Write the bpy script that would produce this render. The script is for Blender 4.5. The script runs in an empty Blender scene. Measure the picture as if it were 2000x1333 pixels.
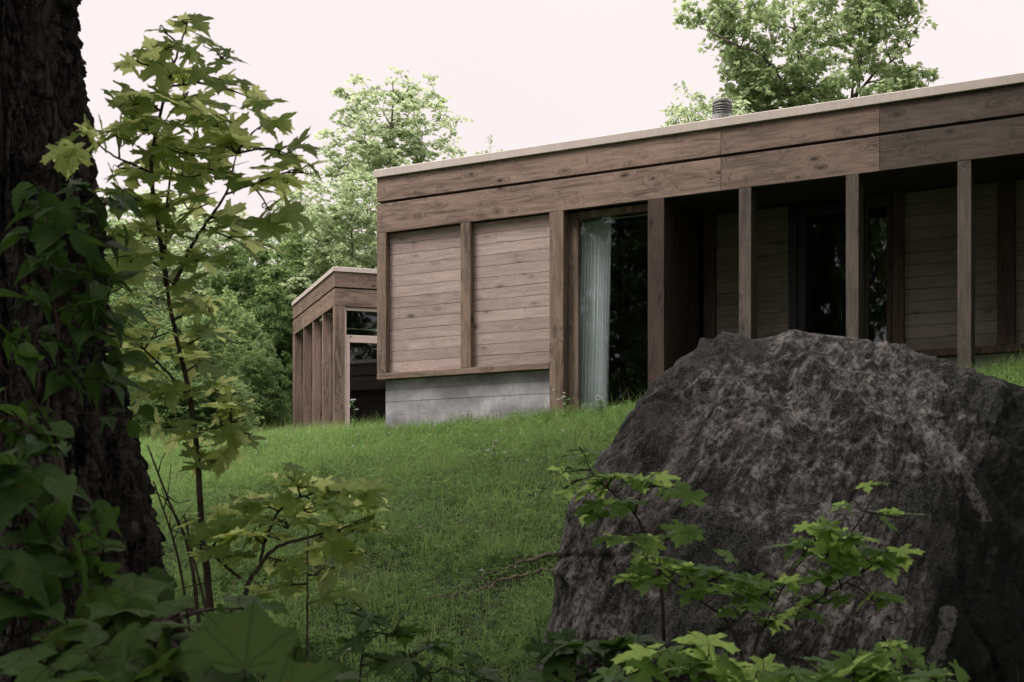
import bpy, math, random
import numpy as np
from mathutils import Vector, Matrix

S = bpy.context.scene
COL = S.collection
F = 2778.0          # focal length in photo pixels (2000 wide)
CX, HY = 1000.0, 1045.0
EYE = 1.6
R = math.radians

# ------------------------------------------------------------------ camera
cam_d = bpy.data.cameras.new('camera'); cam = bpy.data.objects.new('camera', cam_d); COL.objects.link(cam)
cam.location = (0, 0, EYE); cam.rotation_euler = (R(90), 0, 0)
cam_d.sensor_width = 36; cam_d.lens = 36 * F / 2000
cam_d.shift_y = (HY - 666.5) / 2000
cam_d.clip_start = 0.05; cam_d.clip_end = 2000
cam_d.dof.use_dof = True; cam_d.dof.focus_distance = 15; cam_d.dof.aperture_fstop = 11
S.camera = cam

# ------------------------------------------------------------------ world, sun, exposure
SUN_EL, SUN_AZ = R(60), R(-115)          # azimuth from +Y towards +X
w = bpy.data.worlds.new('World'); S.world = w; w.use_nodes = True
nt = w.node_tree; nt.nodes.clear()
sky = nt.nodes.new('ShaderNodeTexSky'); sky.sky_type = 'NISHITA'; sky.sun_disc = False
sky.sun_elevation = SUN_EL; sky.sun_rotation = SUN_AZ
cl = nt.nodes.new('ShaderNodeTexNoise'); cl.inputs['Scale'].default_value = 1.4; cl.inputs['Detail'].default_value = 3
rp = nt.nodes.new('ShaderNodeValToRGB')
rp.color_ramp.elements[0].color = (9.7, 8.6, 8.6, 1); rp.color_ramp.elements[1].color = (10.5, 9.4, 9.4, 1)
rp.color_ramp.elements[0].position = .3; rp.color_ramp.elements[1].position = .7
mx = nt.nodes.new('ShaderNodeMix'); mx.data_type = 'RGBA'; mx.inputs[0].default_value = .95
bg = nt.nodes.new('ShaderNodeBackground'); bg.inputs[1].default_value = .1
wo = nt.nodes.new('ShaderNodeOutputWorld')
tcw = nt.nodes.new('ShaderNodeTexCoord')
nt.links.new(tcw.outputs['Generated'], cl.inputs['Vector'])
nt.links.new(cl.outputs['Fac'], rp.inputs[0]); nt.links.new(sky.outputs[0], mx.inputs[6]); nt.links.new(rp.outputs[0], mx.inputs[7])
# an overcast sky is two to three times as bright overhead as at the horizon
sx_ = nt.nodes.new('ShaderNodeSeparateXYZ'); nt.links.new(tcw.outputs['Generated'], sx_.inputs[0])
zr = nt.nodes.new('ShaderNodeMapRange'); zr.interpolation_type = 'SMOOTHSTEP'
zr.inputs[1].default_value = .33; zr.inputs[2].default_value = .85; zr.inputs[3].default_value = 1.; zr.inputs[4].default_value = 3.8
nt.links.new(sx_.outputs[2], zr.inputs[0])
sc_ = nt.nodes.new('ShaderNodeVectorMath'); sc_.operation = 'SCALE'; nt.links.new(mx.outputs[2], sc_.inputs[0]); nt.links.new(zr.outputs[0], sc_.inputs[3])
nt.links.new(sc_.outputs[0], bg.inputs[0]); nt.links.new(bg.outputs[0], wo.inputs[0])
sl = bpy.data.lights.new('sun', 'SUN'); sl.energy = 3.3; sl.angle = R(16); sl.color = (1, .95, .86)
so = bpy.data.objects.new('sun', sl); COL.objects.link(so)
sd = Vector((math.sin(SUN_AZ) * math.cos(SUN_EL), math.cos(SUN_AZ) * math.cos(SUN_EL), math.sin(SUN_EL)))
so.rotation_euler = sd.to_track_quat('Z', 'Y').to_euler()
S.view_settings.view_transform = 'Standard'; S.view_settings.look = 'None'
S.view_settings.exposure = 0.0; S.view_settings.gamma = 1
S.cycles.use_denoising = True; S.cycles.max_bounces = 7; S.cycles.transparent_max_bounces = 8
S.cycles.diffuse_bounces = 4; S.cycles.glossy_bounces = 3; S.cycles.transmission_bounces = 5

# ------------------------------------------------------------------ helpers
rng = np.random.default_rng(7)
random.seed(5)

def P(x, y, d):
    """a point that the photo shows at pixel x, y, at depth d metres"""
    return np.array([(x - CX) / F * d, d, EYE + (HY - y) / F * d])

_perm = np.random.default_rng(3).permutation(512)
_perm = np.concatenate([_perm, _perm, _perm])
_gr = np.random.default_rng(4).normal(size=(512, 3)); _gr /= np.linalg.norm(_gr, axis=1)[:, None]
def perlin(p):
    p = np.asarray(p, float); i = np.floor(p).astype(int); f = p - i; u = f * f * f * (f * (f * 6 - 15) + 10)
    i &= 511; out = 0
    for dx in (0, 1):
        for dy in (0, 1):
            for dz in (0, 1):
                h = _perm[_perm[_perm[(i[..., 0] + dx) & 511] + ((i[..., 1] + dy) & 511)] + ((i[..., 2] + dz) & 511)]
                g = _gr[h]
                d = (g * (f - np.array([dx, dy, dz]))).sum(-1)
                wx = u[..., 0] if dx else 1 - u[..., 0]
                wy = u[..., 1] if dy else 1 - u[..., 1]
                wz = u[..., 2] if dz else 1 - u[..., 2]
                out = out + d * wx * wy * wz
    return out * 1.5
def fbm(p, o=4, lac=2.0, gain=.5):
    p = np.asarray(p, float); a = 1; t = 0
    for k in range(o):
        t = t + a * perlin(p + 17.3 * k); p = p * lac; a *= gain
    return t
def ridged(p, o=4):
    p = np.asarray(p, float); a = 1; t = 0
    for k in range(o):
        t = t + a * (1 - 2 * np.abs(perlin(p + 9.1 * k))); p = p * 2.1; a *= .5
    return t

def obj(name, me, parent=None, mat=None):
    o = bpy.data.objects.new(name, me); COL.objects.link(o)
    if parent is not None: o.parent = parent
    if mat is not None and me is not None: me.materials.clear(); me.materials.append(mat)
    return o
def empty(name, loc=(0, 0, 0), rz=0):
    o = bpy.data.objects.new(name, None); COL.objects.link(o); o.location = loc; o.rotation_euler = (0, 0, rz)
    o.empty_display_size = .2
    return o
def tag(o, label=None, cat=None, group=None, kind=None):
    if label: o['label'] = label
    if cat: o['category'] = cat
    if group: o['group'] = group
    if kind: o['kind'] = kind
    return o

def npmesh(name, V, polys, smooth=False, rnd=None, uv=None):
    """polys: list of (m,k) int arrays; rnd per vertex; uv per vertex"""
    me = bpy.data.meshes.new(name)
    V = np.ascontiguousarray(V, dtype=np.float32)
    polys = [np.asarray(p, dtype=np.int32) for p in polys if len(p)]
    loops = np.concatenate([p.ravel() for p in polys]); tot = np.concatenate([np.full(len(p), p.shape[1], np.int32) for p in polys])
    st = np.concatenate([[0], np.cumsum(tot)[:-1]]).astype(np.int32)
    me.vertices.add(len(V)); me.vertices.foreach_set('co', V.ravel())
    me.loops.add(len(loops)); me.loops.foreach_set('vertex_index', loops)
    me.polygons.add(len(tot)); me.polygons.foreach_set('loop_start', st); me.polygons.foreach_set('loop_total', tot)
    if rnd is not None:
        a = me.attributes.new('rnd', 'FLOAT', 'POINT'); a.data.foreach_set('value', np.asarray(rnd, np.float32))
    if uv is not None:
        l = me.uv_layers.new(name='UVMap'); l.data.foreach_set('uv', np.asarray(uv, np.float32)[loops].ravel())
    me.update(calc_edges=True)
    me.polygons.foreach_set('use_smooth', np.full(len(tot), bool(smooth)))
    return me

class MB:
    """collects boxes and tubes; local coordinates"""
    def __init__(s): s.V = []; s.P = {}; s.n = 0; s.r = []
    def add(s, V, polys, rnd=0.):
        V = np.asarray(V, float); s.V.append(V)
        for p in polys:
            p = np.asarray(p, int); s.P.setdefault(p.shape[1], []).append(p + s.n)
        s.r.append(np.full(len(V), rnd)); s.n += len(V); return s
    def box(s, a, b, rnd=0., c=0.004):
        """chamfered box"""
        a = np.array(a, float); b = np.array(b, float); a, b = np.minimum(a, b), np.maximum(a, b)
        c = min(c, .3 * (b - a).min())
        if c <= 0:
            V = np.array([[x, y, z] for z in (a[2], b[2]) for y in (a[1], b[1]) for x in (a[0], b[0])])
            return s.add(V, [[[0, 2, 3, 1], [4, 5, 7, 6], [0, 1, 5, 4], [2, 6, 7, 3], [0, 4, 6, 2], [1, 3, 7, 5]]], rnd)
        V = []; idx = {}
        for i in range(8):
            sx, sy, sz = i & 1, (i >> 1) & 1, (i >> 2) & 1
            for ax in range(3):
                p = [b[0] if sx else a[0], b[1] if sy else a[1], b[2] if sz else a[2]]
                for k, sg in enumerate((sx, sy, sz)):
                    if k != ax: p[k] += -c if sg else c
                idx[(i, ax)] = len(V); V.append(p)
        Q = []; T = []
        for ax in range(3):
            o1, o2 = [k for k in range(3) if k != ax]
            for sg in (0, 1):
                ring = []
                for (m, n) in ((0, 0), (1, 0), (1, 1), (0, 1)):
                    i = (sg << ax) | (m << o1) | (n << o2); ring.append(idx[(i, ax)])
                # outward orientation
                flip = (sg == 1) ^ (ax == 1)
                Q.append(ring if flip else ring[::-1])
            for (m, n) in ((0, 0), (1, 0), (1, 1), (0, 1)):
                i0 = (m << o1) | (n << o2); i1 = i0 | (1 << ax)
                Q.append([idx[(i0, o1)], idx[(i1, o1)], idx[(i1, o2)], idx[(i0, o2)]])
        for i in range(8): T.append([idx[(i, 0)], idx[(i, 1)], idx[(i, 2)]])
        return s.add(V, [Q, T], rnd)
    def tube(s, pts, rad, n=8, cap=True, rnd=0.):
        pts = np.asarray(pts, float); m = len(pts)
        rad = np.full(m, rad) if np.isscalar(rad) else np.asarray(rad, float)
        t = np.gradient(pts, axis=0); t /= np.linalg.norm(t, axis=1)[:, None] + 1e-9
        ref = np.array([0, 0, 1.]) if abs(t[0][2]) < .8 else np.array([1., 0, 0])
        V = []
        for i in range(m):
            a = np.cross(t[i], ref); a /= np.linalg.norm(a) + 1e-9; b = np.cross(t[i], a); ref = np.cross(a, t[i])
            th = np.arange(n) / n * 2 * np.pi
            V.append(pts[i] + rad[i] * (np.cos(th)[:, None] * a + np.sin(th)[:, None] * b))
        V = np.concatenate(V); Q = []
        for i in range(m - 1):
            for j in range(n): Q.append([i * n + j, i * n + (j + 1) % n, (i + 1) * n + (j + 1) % n, (i + 1) * n + j])
        ps = [Q]
        if cap: ps.append([list(range(n))[::-1], list(range((m - 1) * n, m * n))])
        return s.add(V, ps, rnd)
    def mesh(s, name, smooth=False):
        polys = [np.concatenate(v) for k, v in s.P.items()]
        me = npmesh(name, np.concatenate(s.V), polys, smooth, np.concatenate(s.r))
        if not smooth:
            pass
        return me
    def build(s, name, mat, parent=None, smooth=False, recalc=True):
        me = s.mesh(name, smooth)
        if recalc:
            import bmesh
            bm = bmesh.new(); bm.from_mesh(me); bmesh.ops.recalc_face_normals(bm, faces=bm.faces); bm.to_mesh(me); bm.free()
        return obj(name, me, parent, mat)

# ------------------------------------------------------------------ materials
class N:
    """tiny node helper"""
    def __init__(s, name, rough=.7, spec=.3):
        s.m = bpy.data.materials.new(name); s.m.use_nodes = True; s.t = s.m.node_tree
        s.b = s.t.nodes['Principled BSDF']; s.b.inputs['Roughness'].default_value = rough
        s.b.inputs['Specular IOR Level'].default_value = spec
        s.out = s.t.nodes['Material Output']
    def n(s, ty, **kw):
        q = s.t.nodes.new('ShaderNode' + ty)
        for k, v in kw.items():
            if k in q.bl_rna.properties and k not in ('inputs',): setattr(q, k, v)
        return q
    def l(s, a, b): s.t.links.new(a, b)
    def val(s, sock, v):
        if isinstance(v, bpy.types.NodeSocket): s.l(v, sock)
        else: sock.default_value = v
    def math(s, op, a, b=0., c=None, clamp=False):
        q = s.n('Math', operation=op); q.use_clamp = clamp; s.val(q.inputs[0], a); s.val(q.inputs[1], b)
        if c is not None: s.val(q.inputs[2], c)
        return q.outputs[0]
    def mix(s, f, a, b, blend='MIX'):
        q = s.n('Mix', data_type='RGBA', blend_type=blend); s.val(q.inputs[0], f); s.val(q.inputs[6], a); s.val(q.inputs[7], b)
        return q.outputs[2]
    def noise(s, vec, scale, detail=4, rough=.55, dist=0.):
        q = s.n('TexNoise'); s.l(vec, q.inputs['Vector']); q.inputs['Scale'].default_value = scale
        q.inputs['Detail'].default_value = detail; q.inputs['Roughness'].default_value = rough
        q.inputs['Distortion'].default_value = dist; return q.outputs['Fac']
    def ramp(s, f, stops):
        q = s.n('ValToRGB'); s.val(q.inputs[0], f); e = q.color_ramp.elements
        while len(e) > 1: e.remove(e[-1])
        for i, (p, c) in enumerate(stops):
            el = e[0] if i == 0 else e.new(p)
            el.position = p; el.color = (*c, 1) if not np.isscalar(c) else (c, c, c, 1)
        return q.outputs[0]
    def mapping(s, vec, scale=(1, 1, 1), loc=(0, 0, 0)):
        q = s.n('Mapping'); s.l(vec, q.inputs[0]); q.inputs['Scale'].default_value = scale; q.inputs['Location'].default_value = loc
        return q.outputs[0]
    def bump(s, h, strength=.3, dist=.01):
        q = s.n('Bump'); s.l(h, q.inputs['Height']); q.inputs['Strength'].default_value = strength; q.inputs['Distance'].default_value = dist
        s.l(q.outputs[0], s.b.inputs['Normal']); return q.outputs[0]
    def tc(s, which='Object'):
        return s.n('TexCoord').outputs[which]

def wood(name, light, dark, axis='x', grey=0.0, knots=.8, worn=.5):
    """stained boards; grain along local axis; every object and plank gets its own cut of the grain"""
    m = N(name, .78, .25)
    co = m.tc(); oi = m.n('ObjectInfo').outputs['Random']; at = m.n('Attribute'); at.attribute_name = 'rnd'
    off = m.math('ADD', m.math('MULTIPLY', oi, 61.), m.math('MULTIPLY', at.outputs['Fac'], 37.))
    cb = m.n('CombineXYZ')
    for i in range(3): m.l(off, cb.inputs[i])
    ad = m.n('VectorMath', operation='ADD'); m.l(co, ad.inputs[0]); m.l(cb.outputs[0], ad.inputs[1])
    v = ad.outputs[0]
    def stretch(a, b): return {'x': (a, b, b), 'z': (b, b, a), 'y': (b, a, b)}[axis]
    # knots
    vo = m.n('TexVoronoi', feature='F1'); m.l(m.mapping(v, stretch(2.3, 5.2)), vo.inputs['Vector']); vo.inputs['Scale'].default_value = 1.
    kd = vo.outputs['Distance']
    nz = m.noise(m.mapping(v, stretch(5, 9)), 1.5, 3)
    kd2 = m.math('ADD', kd, m.math('MULTIPLY', m.math('SUBTRACT', nz, .5), .14))
    knot = m.ramp(kd2, [(0.0, 1.), (.07, .95), (.12, .35), (.26, .0)])
    swirl = m.ramp(kd2, [(0.0, 1.), (.42, 0.)])
    # grain bent round the knots
    warp = m.math('MULTIPLY', swirl, .25)
    cb2 = m.n('CombineXYZ')
    for i in range(3): m.l(warp, cb2.inputs[i])
    ad2 = m.n('VectorMath', operation='ADD'); m.l(v, ad2.inputs[0]); m.l(cb2.outputs[0], ad2.inputs[1])
    gv = ad2.outputs[0]
    g1 = m.noise(m.mapping(gv, stretch(.7, 8)), 1.6, 6, .68, 1.1)
    g2 = m.noise(m.mapping(gv, stretch(1.2, 60)), 2.2, 4, .65)
    g3 = m.noise(m.mapping(v, stretch(.8, 2.2)), 1.1, 4, .6)
    vert = m.noise(m.mapping(v, stretch(4.0, 2.6)), 1.1, 6, .7, 1.6)
    base = m.mix(m.ramp(g1, [(.40, 0.), (.58, 1.)]), (*dark, 1), (*light, 1))
    base = m.mix(m.math('MULTIPLY', m.ramp(g2, [(.35, 1.), (.6, 0.)]), .5), base, tuple(.45 * c for c in dark) + (1,))
    base = m.mix(m.math('MULTIPLY', m.ramp(g3, [(.35, 0.), (.75, 1.)]), worn), base, (light[0] * 1.25, light[1] * 1.2, light[2] * 1.15, 1))
    base = m.mix(m.math('MULTIPLY', m.ramp(vert, [(.57, 0.), (.72, 1.)]), .5), base, tuple(.5 * c for c in dark) + (1,))
    base = m.mix(m.math('MULTIPLY', knot, knots), base, tuple(.28 * c for c in dark) + (1,))
    # per board tone
    tone = m.math('ADD', .84, m.math('MULTIPLY', m.math('FRACT', m.math('MULTIPLY', off, 3.17)), .3))
    q = m.n('HueSaturation'); m.l(base, q.inputs['Color']); m.l(tone, q.inputs['Value'])
    q.inputs['Saturation'].default_value = 1 - grey
    m.l(q.outputs[0], m.b.inputs['Base Color'])
    h = m.math('ADD', m.math('MULTIPLY', g2, .6), m.math('SUBTRACT', g1, m.math('MULTIPLY', knot, .8)))
    m.bump(h, .35, .006)
    return m.m

M = {}
M['fascia'] = wood('brown_stained_board', (.27, .20, .165), (.095, .066, .052), 'x', 0, .95, .6)
M['fascia_grey'] = wood('weathered_grey_board', (.115, .092, .077), (.05, .039, .032), 'x', .0)
M['fascia_side'] = wood('brown_stained_side_board', (.225, .16, .122), (.10, .07, .052), 'y')
M['post'] = wood('brown_stained_post', (.25, .188, .15), (.08, .057, .045), 'z', 0, .95, .6)
M['fin'] = wood('pinkish_brown_fin', (.37, .27, .23), (.2, .14, .115), 'z', 0, .9, .5)
M['post_grey'] = wood('weathered_grey_post', (.12, .10, .084), (.055, .045, .038), 'z', .1)
M['siding'] = wood('pale_brown_siding', (.44, .35, .325), (.32, .248, .228), 'x', 0, .9, .3)
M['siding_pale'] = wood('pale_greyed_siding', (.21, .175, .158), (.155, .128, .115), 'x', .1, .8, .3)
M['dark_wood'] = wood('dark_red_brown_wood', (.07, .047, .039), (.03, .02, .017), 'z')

def concrete():
    m = N('board_formed_concrete', .85, .25); v = m.tc()
    a = m.noise(m.mapping(v, (1, 1, 1.6)), 1.3, 6, .6, .3); b = m.noise(m.mapping(v, (25, 25, 2.5)), 1.6, 4, .6); c = m.noise(v, 45, 3)
    d = m.noise(m.mapping(v, (1.2, 1, 9)), 2., 5, .65)
    col = m.ramp(a, [(.36, (.18, .177, .197)), (.5, (.31, .305, .33)), (.62, (.45, .445, .475))])
    col = m.mix(m.math('MULTIPLY', m.ramp(b, [(.38, 1.), (.52, 0.)]), .28), col, (.2, .19, .2, 1))
    col = m.mix(m.math('MULTIPLY', m.ramp(d, [(.62, 0.), (.75, 1.)]), .35), col, (.42, .41, .41, 1))
    m.l(col, m.b.inputs['Base Color']); m.bump(m.math('ADD', b, c), .35, .006); return m.m
M['concrete'] = concrete()

def metal(name, c, rough=.45):
    m = N(name, rough, .5); v = m.tc(); a = m.noise(v, 2.2, 5); b = m.noise(m.mapping(v, (3, 3, .6)), 6, 4)
    f = m.math('MULTIPLY', m.math('ADD', a, b), .5)
    col = m.ramp(f, [(.3, tuple(.86 * x for x in c)), (.7, tuple(1.1 * x for x in c))])
    m.l(col, m.b.inputs['Base Color']); m.b.inputs['Metallic'].default_value = .15
    m.bump(m.noise(v, 3, 2), .08, .01); return m.m
M['cap'] = metal('tan_roof_flashing', (.56, .49, .45))
M['alu'] = metal('pale_window_frame', (.56, .46, .42))
M['vent'] = metal('galvanised_vent', (.45, .45, .44), .35); M['vent'].node_tree.nodes['Principled BSDF'].inputs['Metallic'].default_value = .7
M['teal'] = metal('dark_teal_frame', (.008, .012, .012))
M['roofing'] = metal('gravel_roofing', (.12, .115, .11), .9)

def flat(name, c, rough=.8):
    m = N(name, rough, .2); v = m.tc(); a = m.noise(v, 5, 5)
    m.l(m.ramp(a, [(.3, tuple(.75 * x for x in c)), (.7, tuple(1.2 * x for x in c))]), m.b.inputs['Base Color']); return m.m
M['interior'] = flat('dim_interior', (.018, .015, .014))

def glass():
    m = N('window_glass'); t = m.t; t.nodes.remove(m.b)
    tr = m.n('BsdfTransparent'); tr.inputs[0].default_value = (.93, .96, .95, 1)
    gl = m.n('BsdfGlossy'); gl.inputs['Roughness'].default_value = .015; gl.inputs[0].default_value = (.86, .9, 1., 1)
    v = m.tc(); bp = m.n('Bump'); bp.inputs['Strength'].default_value = .04; bp.inputs['Distance'].default_value = .02
    m.l(m.noise(v, 1.1, 1), bp.inputs['Height']); m.l(bp.outputs[0], gl.inputs['Normal'])
    lw = m.n('LayerWeight'); lw.inputs['Blend'].default_value = .5
    fr = m.math('ADD', .045, m.math('MULTIPLY', m.math('POWER', lw.outputs['Facing'], 5.), .9))
    mxs = m.n('MixShader'); m.l(fr, mxs.inputs[0]); m.l(tr.outputs[0], mxs.inputs[1]); m.l(gl.outputs[0], mxs.inputs[2])
    m.l(mxs.outputs[0], m.out.inputs[0]); return m.m
M['glass'] = glass()

def curtain():
    m = N('sheer_curtain', .9, .1); v = m.tc(); a = m.noise(m.mapping(v, (60, 60, 3)), 3, 3)
    col = m.ramp(a, [(.3, (.72, .74, .78)), (.7, (.88, .89, .93))])
    m.l(col, m.b.inputs['Base Color'])
    tl = m.n('BsdfTranslucent'); m.l(col, tl.inputs[0]); tp = m.n('BsdfTransparent')
    a1 = m.n('MixShader'); a1.inputs[0].default_value = .1; m.l(m.b.outputs[0], a1.inputs[1]); m.l(tl.outputs[0], a1.inputs[2])
    a2 = m.n('MixShader'); a2.inputs[0].default_value = .06; m.l(a1.outputs[0], a2.inputs[1]); m.l(tp.outputs[0], a2.inputs[2])
    m.l(a2.outputs[0], m.out.inputs[0]); return m.m
M['curtain'] = curtain()

def leafmat(name, dark, light, trans, tmix=.5, rough=.42, veins=None, spec=.18, vtone=1.5):
    m = N(name, rough, spec)
    at = m.n('Attribute'); at.attribute_name = 'rnd'; r = at.outputs['Fac']
    col = m.mix(r, (*dark, 1), (*light, 1)); tcol = m.mix(r, tuple(.75 * c for c in trans) + (1,), (*trans, 1))
    if veins:
        uv = m.n('TexCoord').outputs['UV']; sp = m.n('SeparateXYZ'); m.l(uv, sp.inputs[0]); X, Y = sp.outputs[0], sp.outputs[1]
        AX = m.math('ABSOLUTE', X)
        if veins == 'palmate':
            best = AX
            for ang in (43, 78):
                ca, sa = math.cos(R(ang)), math.sin(R(ang))
                d = m.math('ABSOLUTE', m.math('SUBTRACT', m.math('MULTIPLY', AX, ca), m.math('MULTIPLY', Y, sa)))
                # behind the leaf base the ray does not exist
                d = m.math('ADD', d, m.math('MULTIPLY', m.math('LESS_THAN', m.math('ADD', m.math('MULTIPLY', AX, sa), m.math('MULTIPLY', Y, ca)), 0.), 1.))
                best = m.math('MINIMUM', best, d)
            sec = m.math('ABSOLUTE', m.math('SUBTRACT', m.math('FRACT', m.math('MULTIPLY', m.math('SUBTRACT', Y, m.math('MULTIPLY', AX, .85)), 7.)), .5))
        else:
            best = AX
            sec = m.math('ABSOLUTE', m.math('SUBTRACT', m.math('FRACT', m.math('MULTIPLY', m.math('SUBTRACT', Y, m.math('MULTIPLY', AX, .8)), 9.)), .5))
        v1 = m.ramp(best, [(0., 1.), (.012, .8), (.03, 0.)]); v2 = m.math('MULTIPLY', m.ramp(sec, [(0., 1.), (.12, 0.)]), .45)
        vn = m.math('MAXIMUM', v1, v2)
        col = m.mix(m.math('MULTIPLY', vn, .55), col, tuple(min(1, vtone * c) for c in light) + (1,))
        tcol = m.mix(m.math('MULTIPLY', vn, .5), tcol, tuple(.45 * c for c in trans) + (1,))
        bz = m.n('Bump'); bz.inputs['Strength'].default_value = .5; bz.inputs['Distance'].default_value = .002
        m.l(m.math('SUBTRACT', m.math('MULTIPLY', sec, .7), v1), bz.inputs['Height']); m.l(bz.outputs[0], m.b.inputs['Normal'])
    co = m.tc(); blot = m.noise(co, 9, 3)
    col = m.mix(m.math('MULTIPLY', m.ramp(blot, [(.4, 0.), (.75, 1.)]), .3), col, tuple(.55 * c for c in dark) + (1,))
    if veins:
        sp_ = m.ramp(m.noise(co, 55, 3), [(.66, 0.), (.72, 1.)]); col = m.mix(m.math('MULTIPLY', sp_, .7), col, (.10, .06, .02, 1)); tcol = m.mix(m.math('MULTIPLY', sp_, .7), tcol, (.15, .08, .02, 1))
        tcol = m.mix(m.math('MULTIPLY', m.ramp(m.noise(co, 22, 4), [(.35, 1.), (.65, 0.)]), .35), tcol, tuple(.55 * c for c in trans) + (1,))
    m.l(col, m.b.inputs['Base Color'])
    tl = m.n('BsdfTranslucent'); m.l(tcol, tl.inputs[0])
    a = m.n('MixShader'); a.inputs[0].default_value = tmix; m.l(m.b.outputs[0], a.inputs[1]); m.l(tl.outputs[0], a.inputs[2])
    m.l(a.outputs[0], m.out.inputs[0]); return m.m
M['leaf_maple'] = leafmat('maple_leaf', (.08, .15, .04), (.17, .26, .07), (.86, .98, .38), .68, .5, 'palmate')
M['leaf_maple_dark'] = leafmat('young_maple_leaf', (.05, .11, .025), (.10, .18, .04), (.56, .80, .22), .56, .5, 'palmate')
M['leaf_broad'] = leafmat('broad_understory_leaf', (.018, .045, .011), (.042, .08, .02), (.10, .20, .035), .38, .55, 'pinnate', .12)
M['leaf_lobed'] = leafmat('large_lobed_leaf', (.028, .058, .013), (.048, .09, .021), (.11, .19, .035), .36, .6, 'palmate', .1, .45)
M['crown_mid'] = leafmat('mid_green_foliage', (.10, .16, .065), (.21, .28, .13), (.58, .72, .36), .5, .5)
M['crown_pale'] = leafmat('pale_spring_foliage', (.15, .215, .105), (.27, .34, .18), (.62, .74, .42), .52, .5)
M['crown_dark'] = leafmat('deep_green_shaded_foliage', (.04, .085, .03), (.10, .16, .055), (.28, .42, .14), .42, .5)  # deep green; shade of the low woodland trees is put into this colour too
M['crown_wood'] = leafmat('woodland_foliage', (.055, .10, .035), (.13, .20, .07), (.38, .54, .2), .46, .5)
M['grass'] = leafmat('meadow_grass', (.045, .10, .024), (.20, .30, .095), (.38, .56, .17), .42, .6)
M['clover'] = leafmat('clover_leaf', (.03, .085, .02), (.13, .235, .07), (.24, .42, .11), .38, .7, None, .2)
M['dry'] = leafmat('dry_grass', (.22, .2, .1), (.4, .36, .2), (.3, .28, .14), .3, .6)
M['petal'] = leafmat('white_clover_petal', (.6, .6, .56), (.8, .8, .76), (.6, .6, .56), .3, .6)

def bark(name, dark, light, sc=1., moss=0.):
    m = N(name, .95, .02); v = m.tc()
    a = m.noise(m.mapping(v, (9 * sc, 9 * sc, 1.8 * sc)), 1.5, 6, .65, .4); b = m.noise(m.mapping(v, (sc, sc, sc)), 30, 4, .6)
    c = m.noise(v, 1.3 * sc, 4)
    at = m.n('Attribute'); at.attribute_name = 'rnd'
    col = m.ramp(m.math('ADD', m.math('MULTIPLY', a, .6), m.math('MULTIPLY', b, .4)), [(.42, dark), (.6, light)])
    col = m.mix(m.math('MULTIPLY', m.ramp(c, [(.5, 0.), (.7, 1.)]), .4), col, (light[0] * 1.3, light[1] * 1.25, light[2] * 1.25, 1))
    if moss: col = m.mix(m.math('MULTIPLY', m.ramp(c, [(.3, 1.), (.5, 0.)]), moss), col, (.04, .055, .02, 1))
    m.l(col, m.b.inputs['Base Color']); m.bump(m.math('ADD', a, m.math('MULTIPLY', b, .5)), .8, .02); return m.m
M['bark'] = bark('furrowed_bark', (.005, .005, .005), (.065, .058, .056), 1., .1)
M['bark_far'] = bark('grey_bark', (.06, .052, .046), (.2, .175, .16), .6)
M['twig'] = bark('dark_twig_bark', (.03, .022, .02), (.08, .062, .055), 3.)
M['twig_dry'] = bark('dry_stick_bark', (.12, .09, .07), (.3, .25, .21), 3.)

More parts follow.
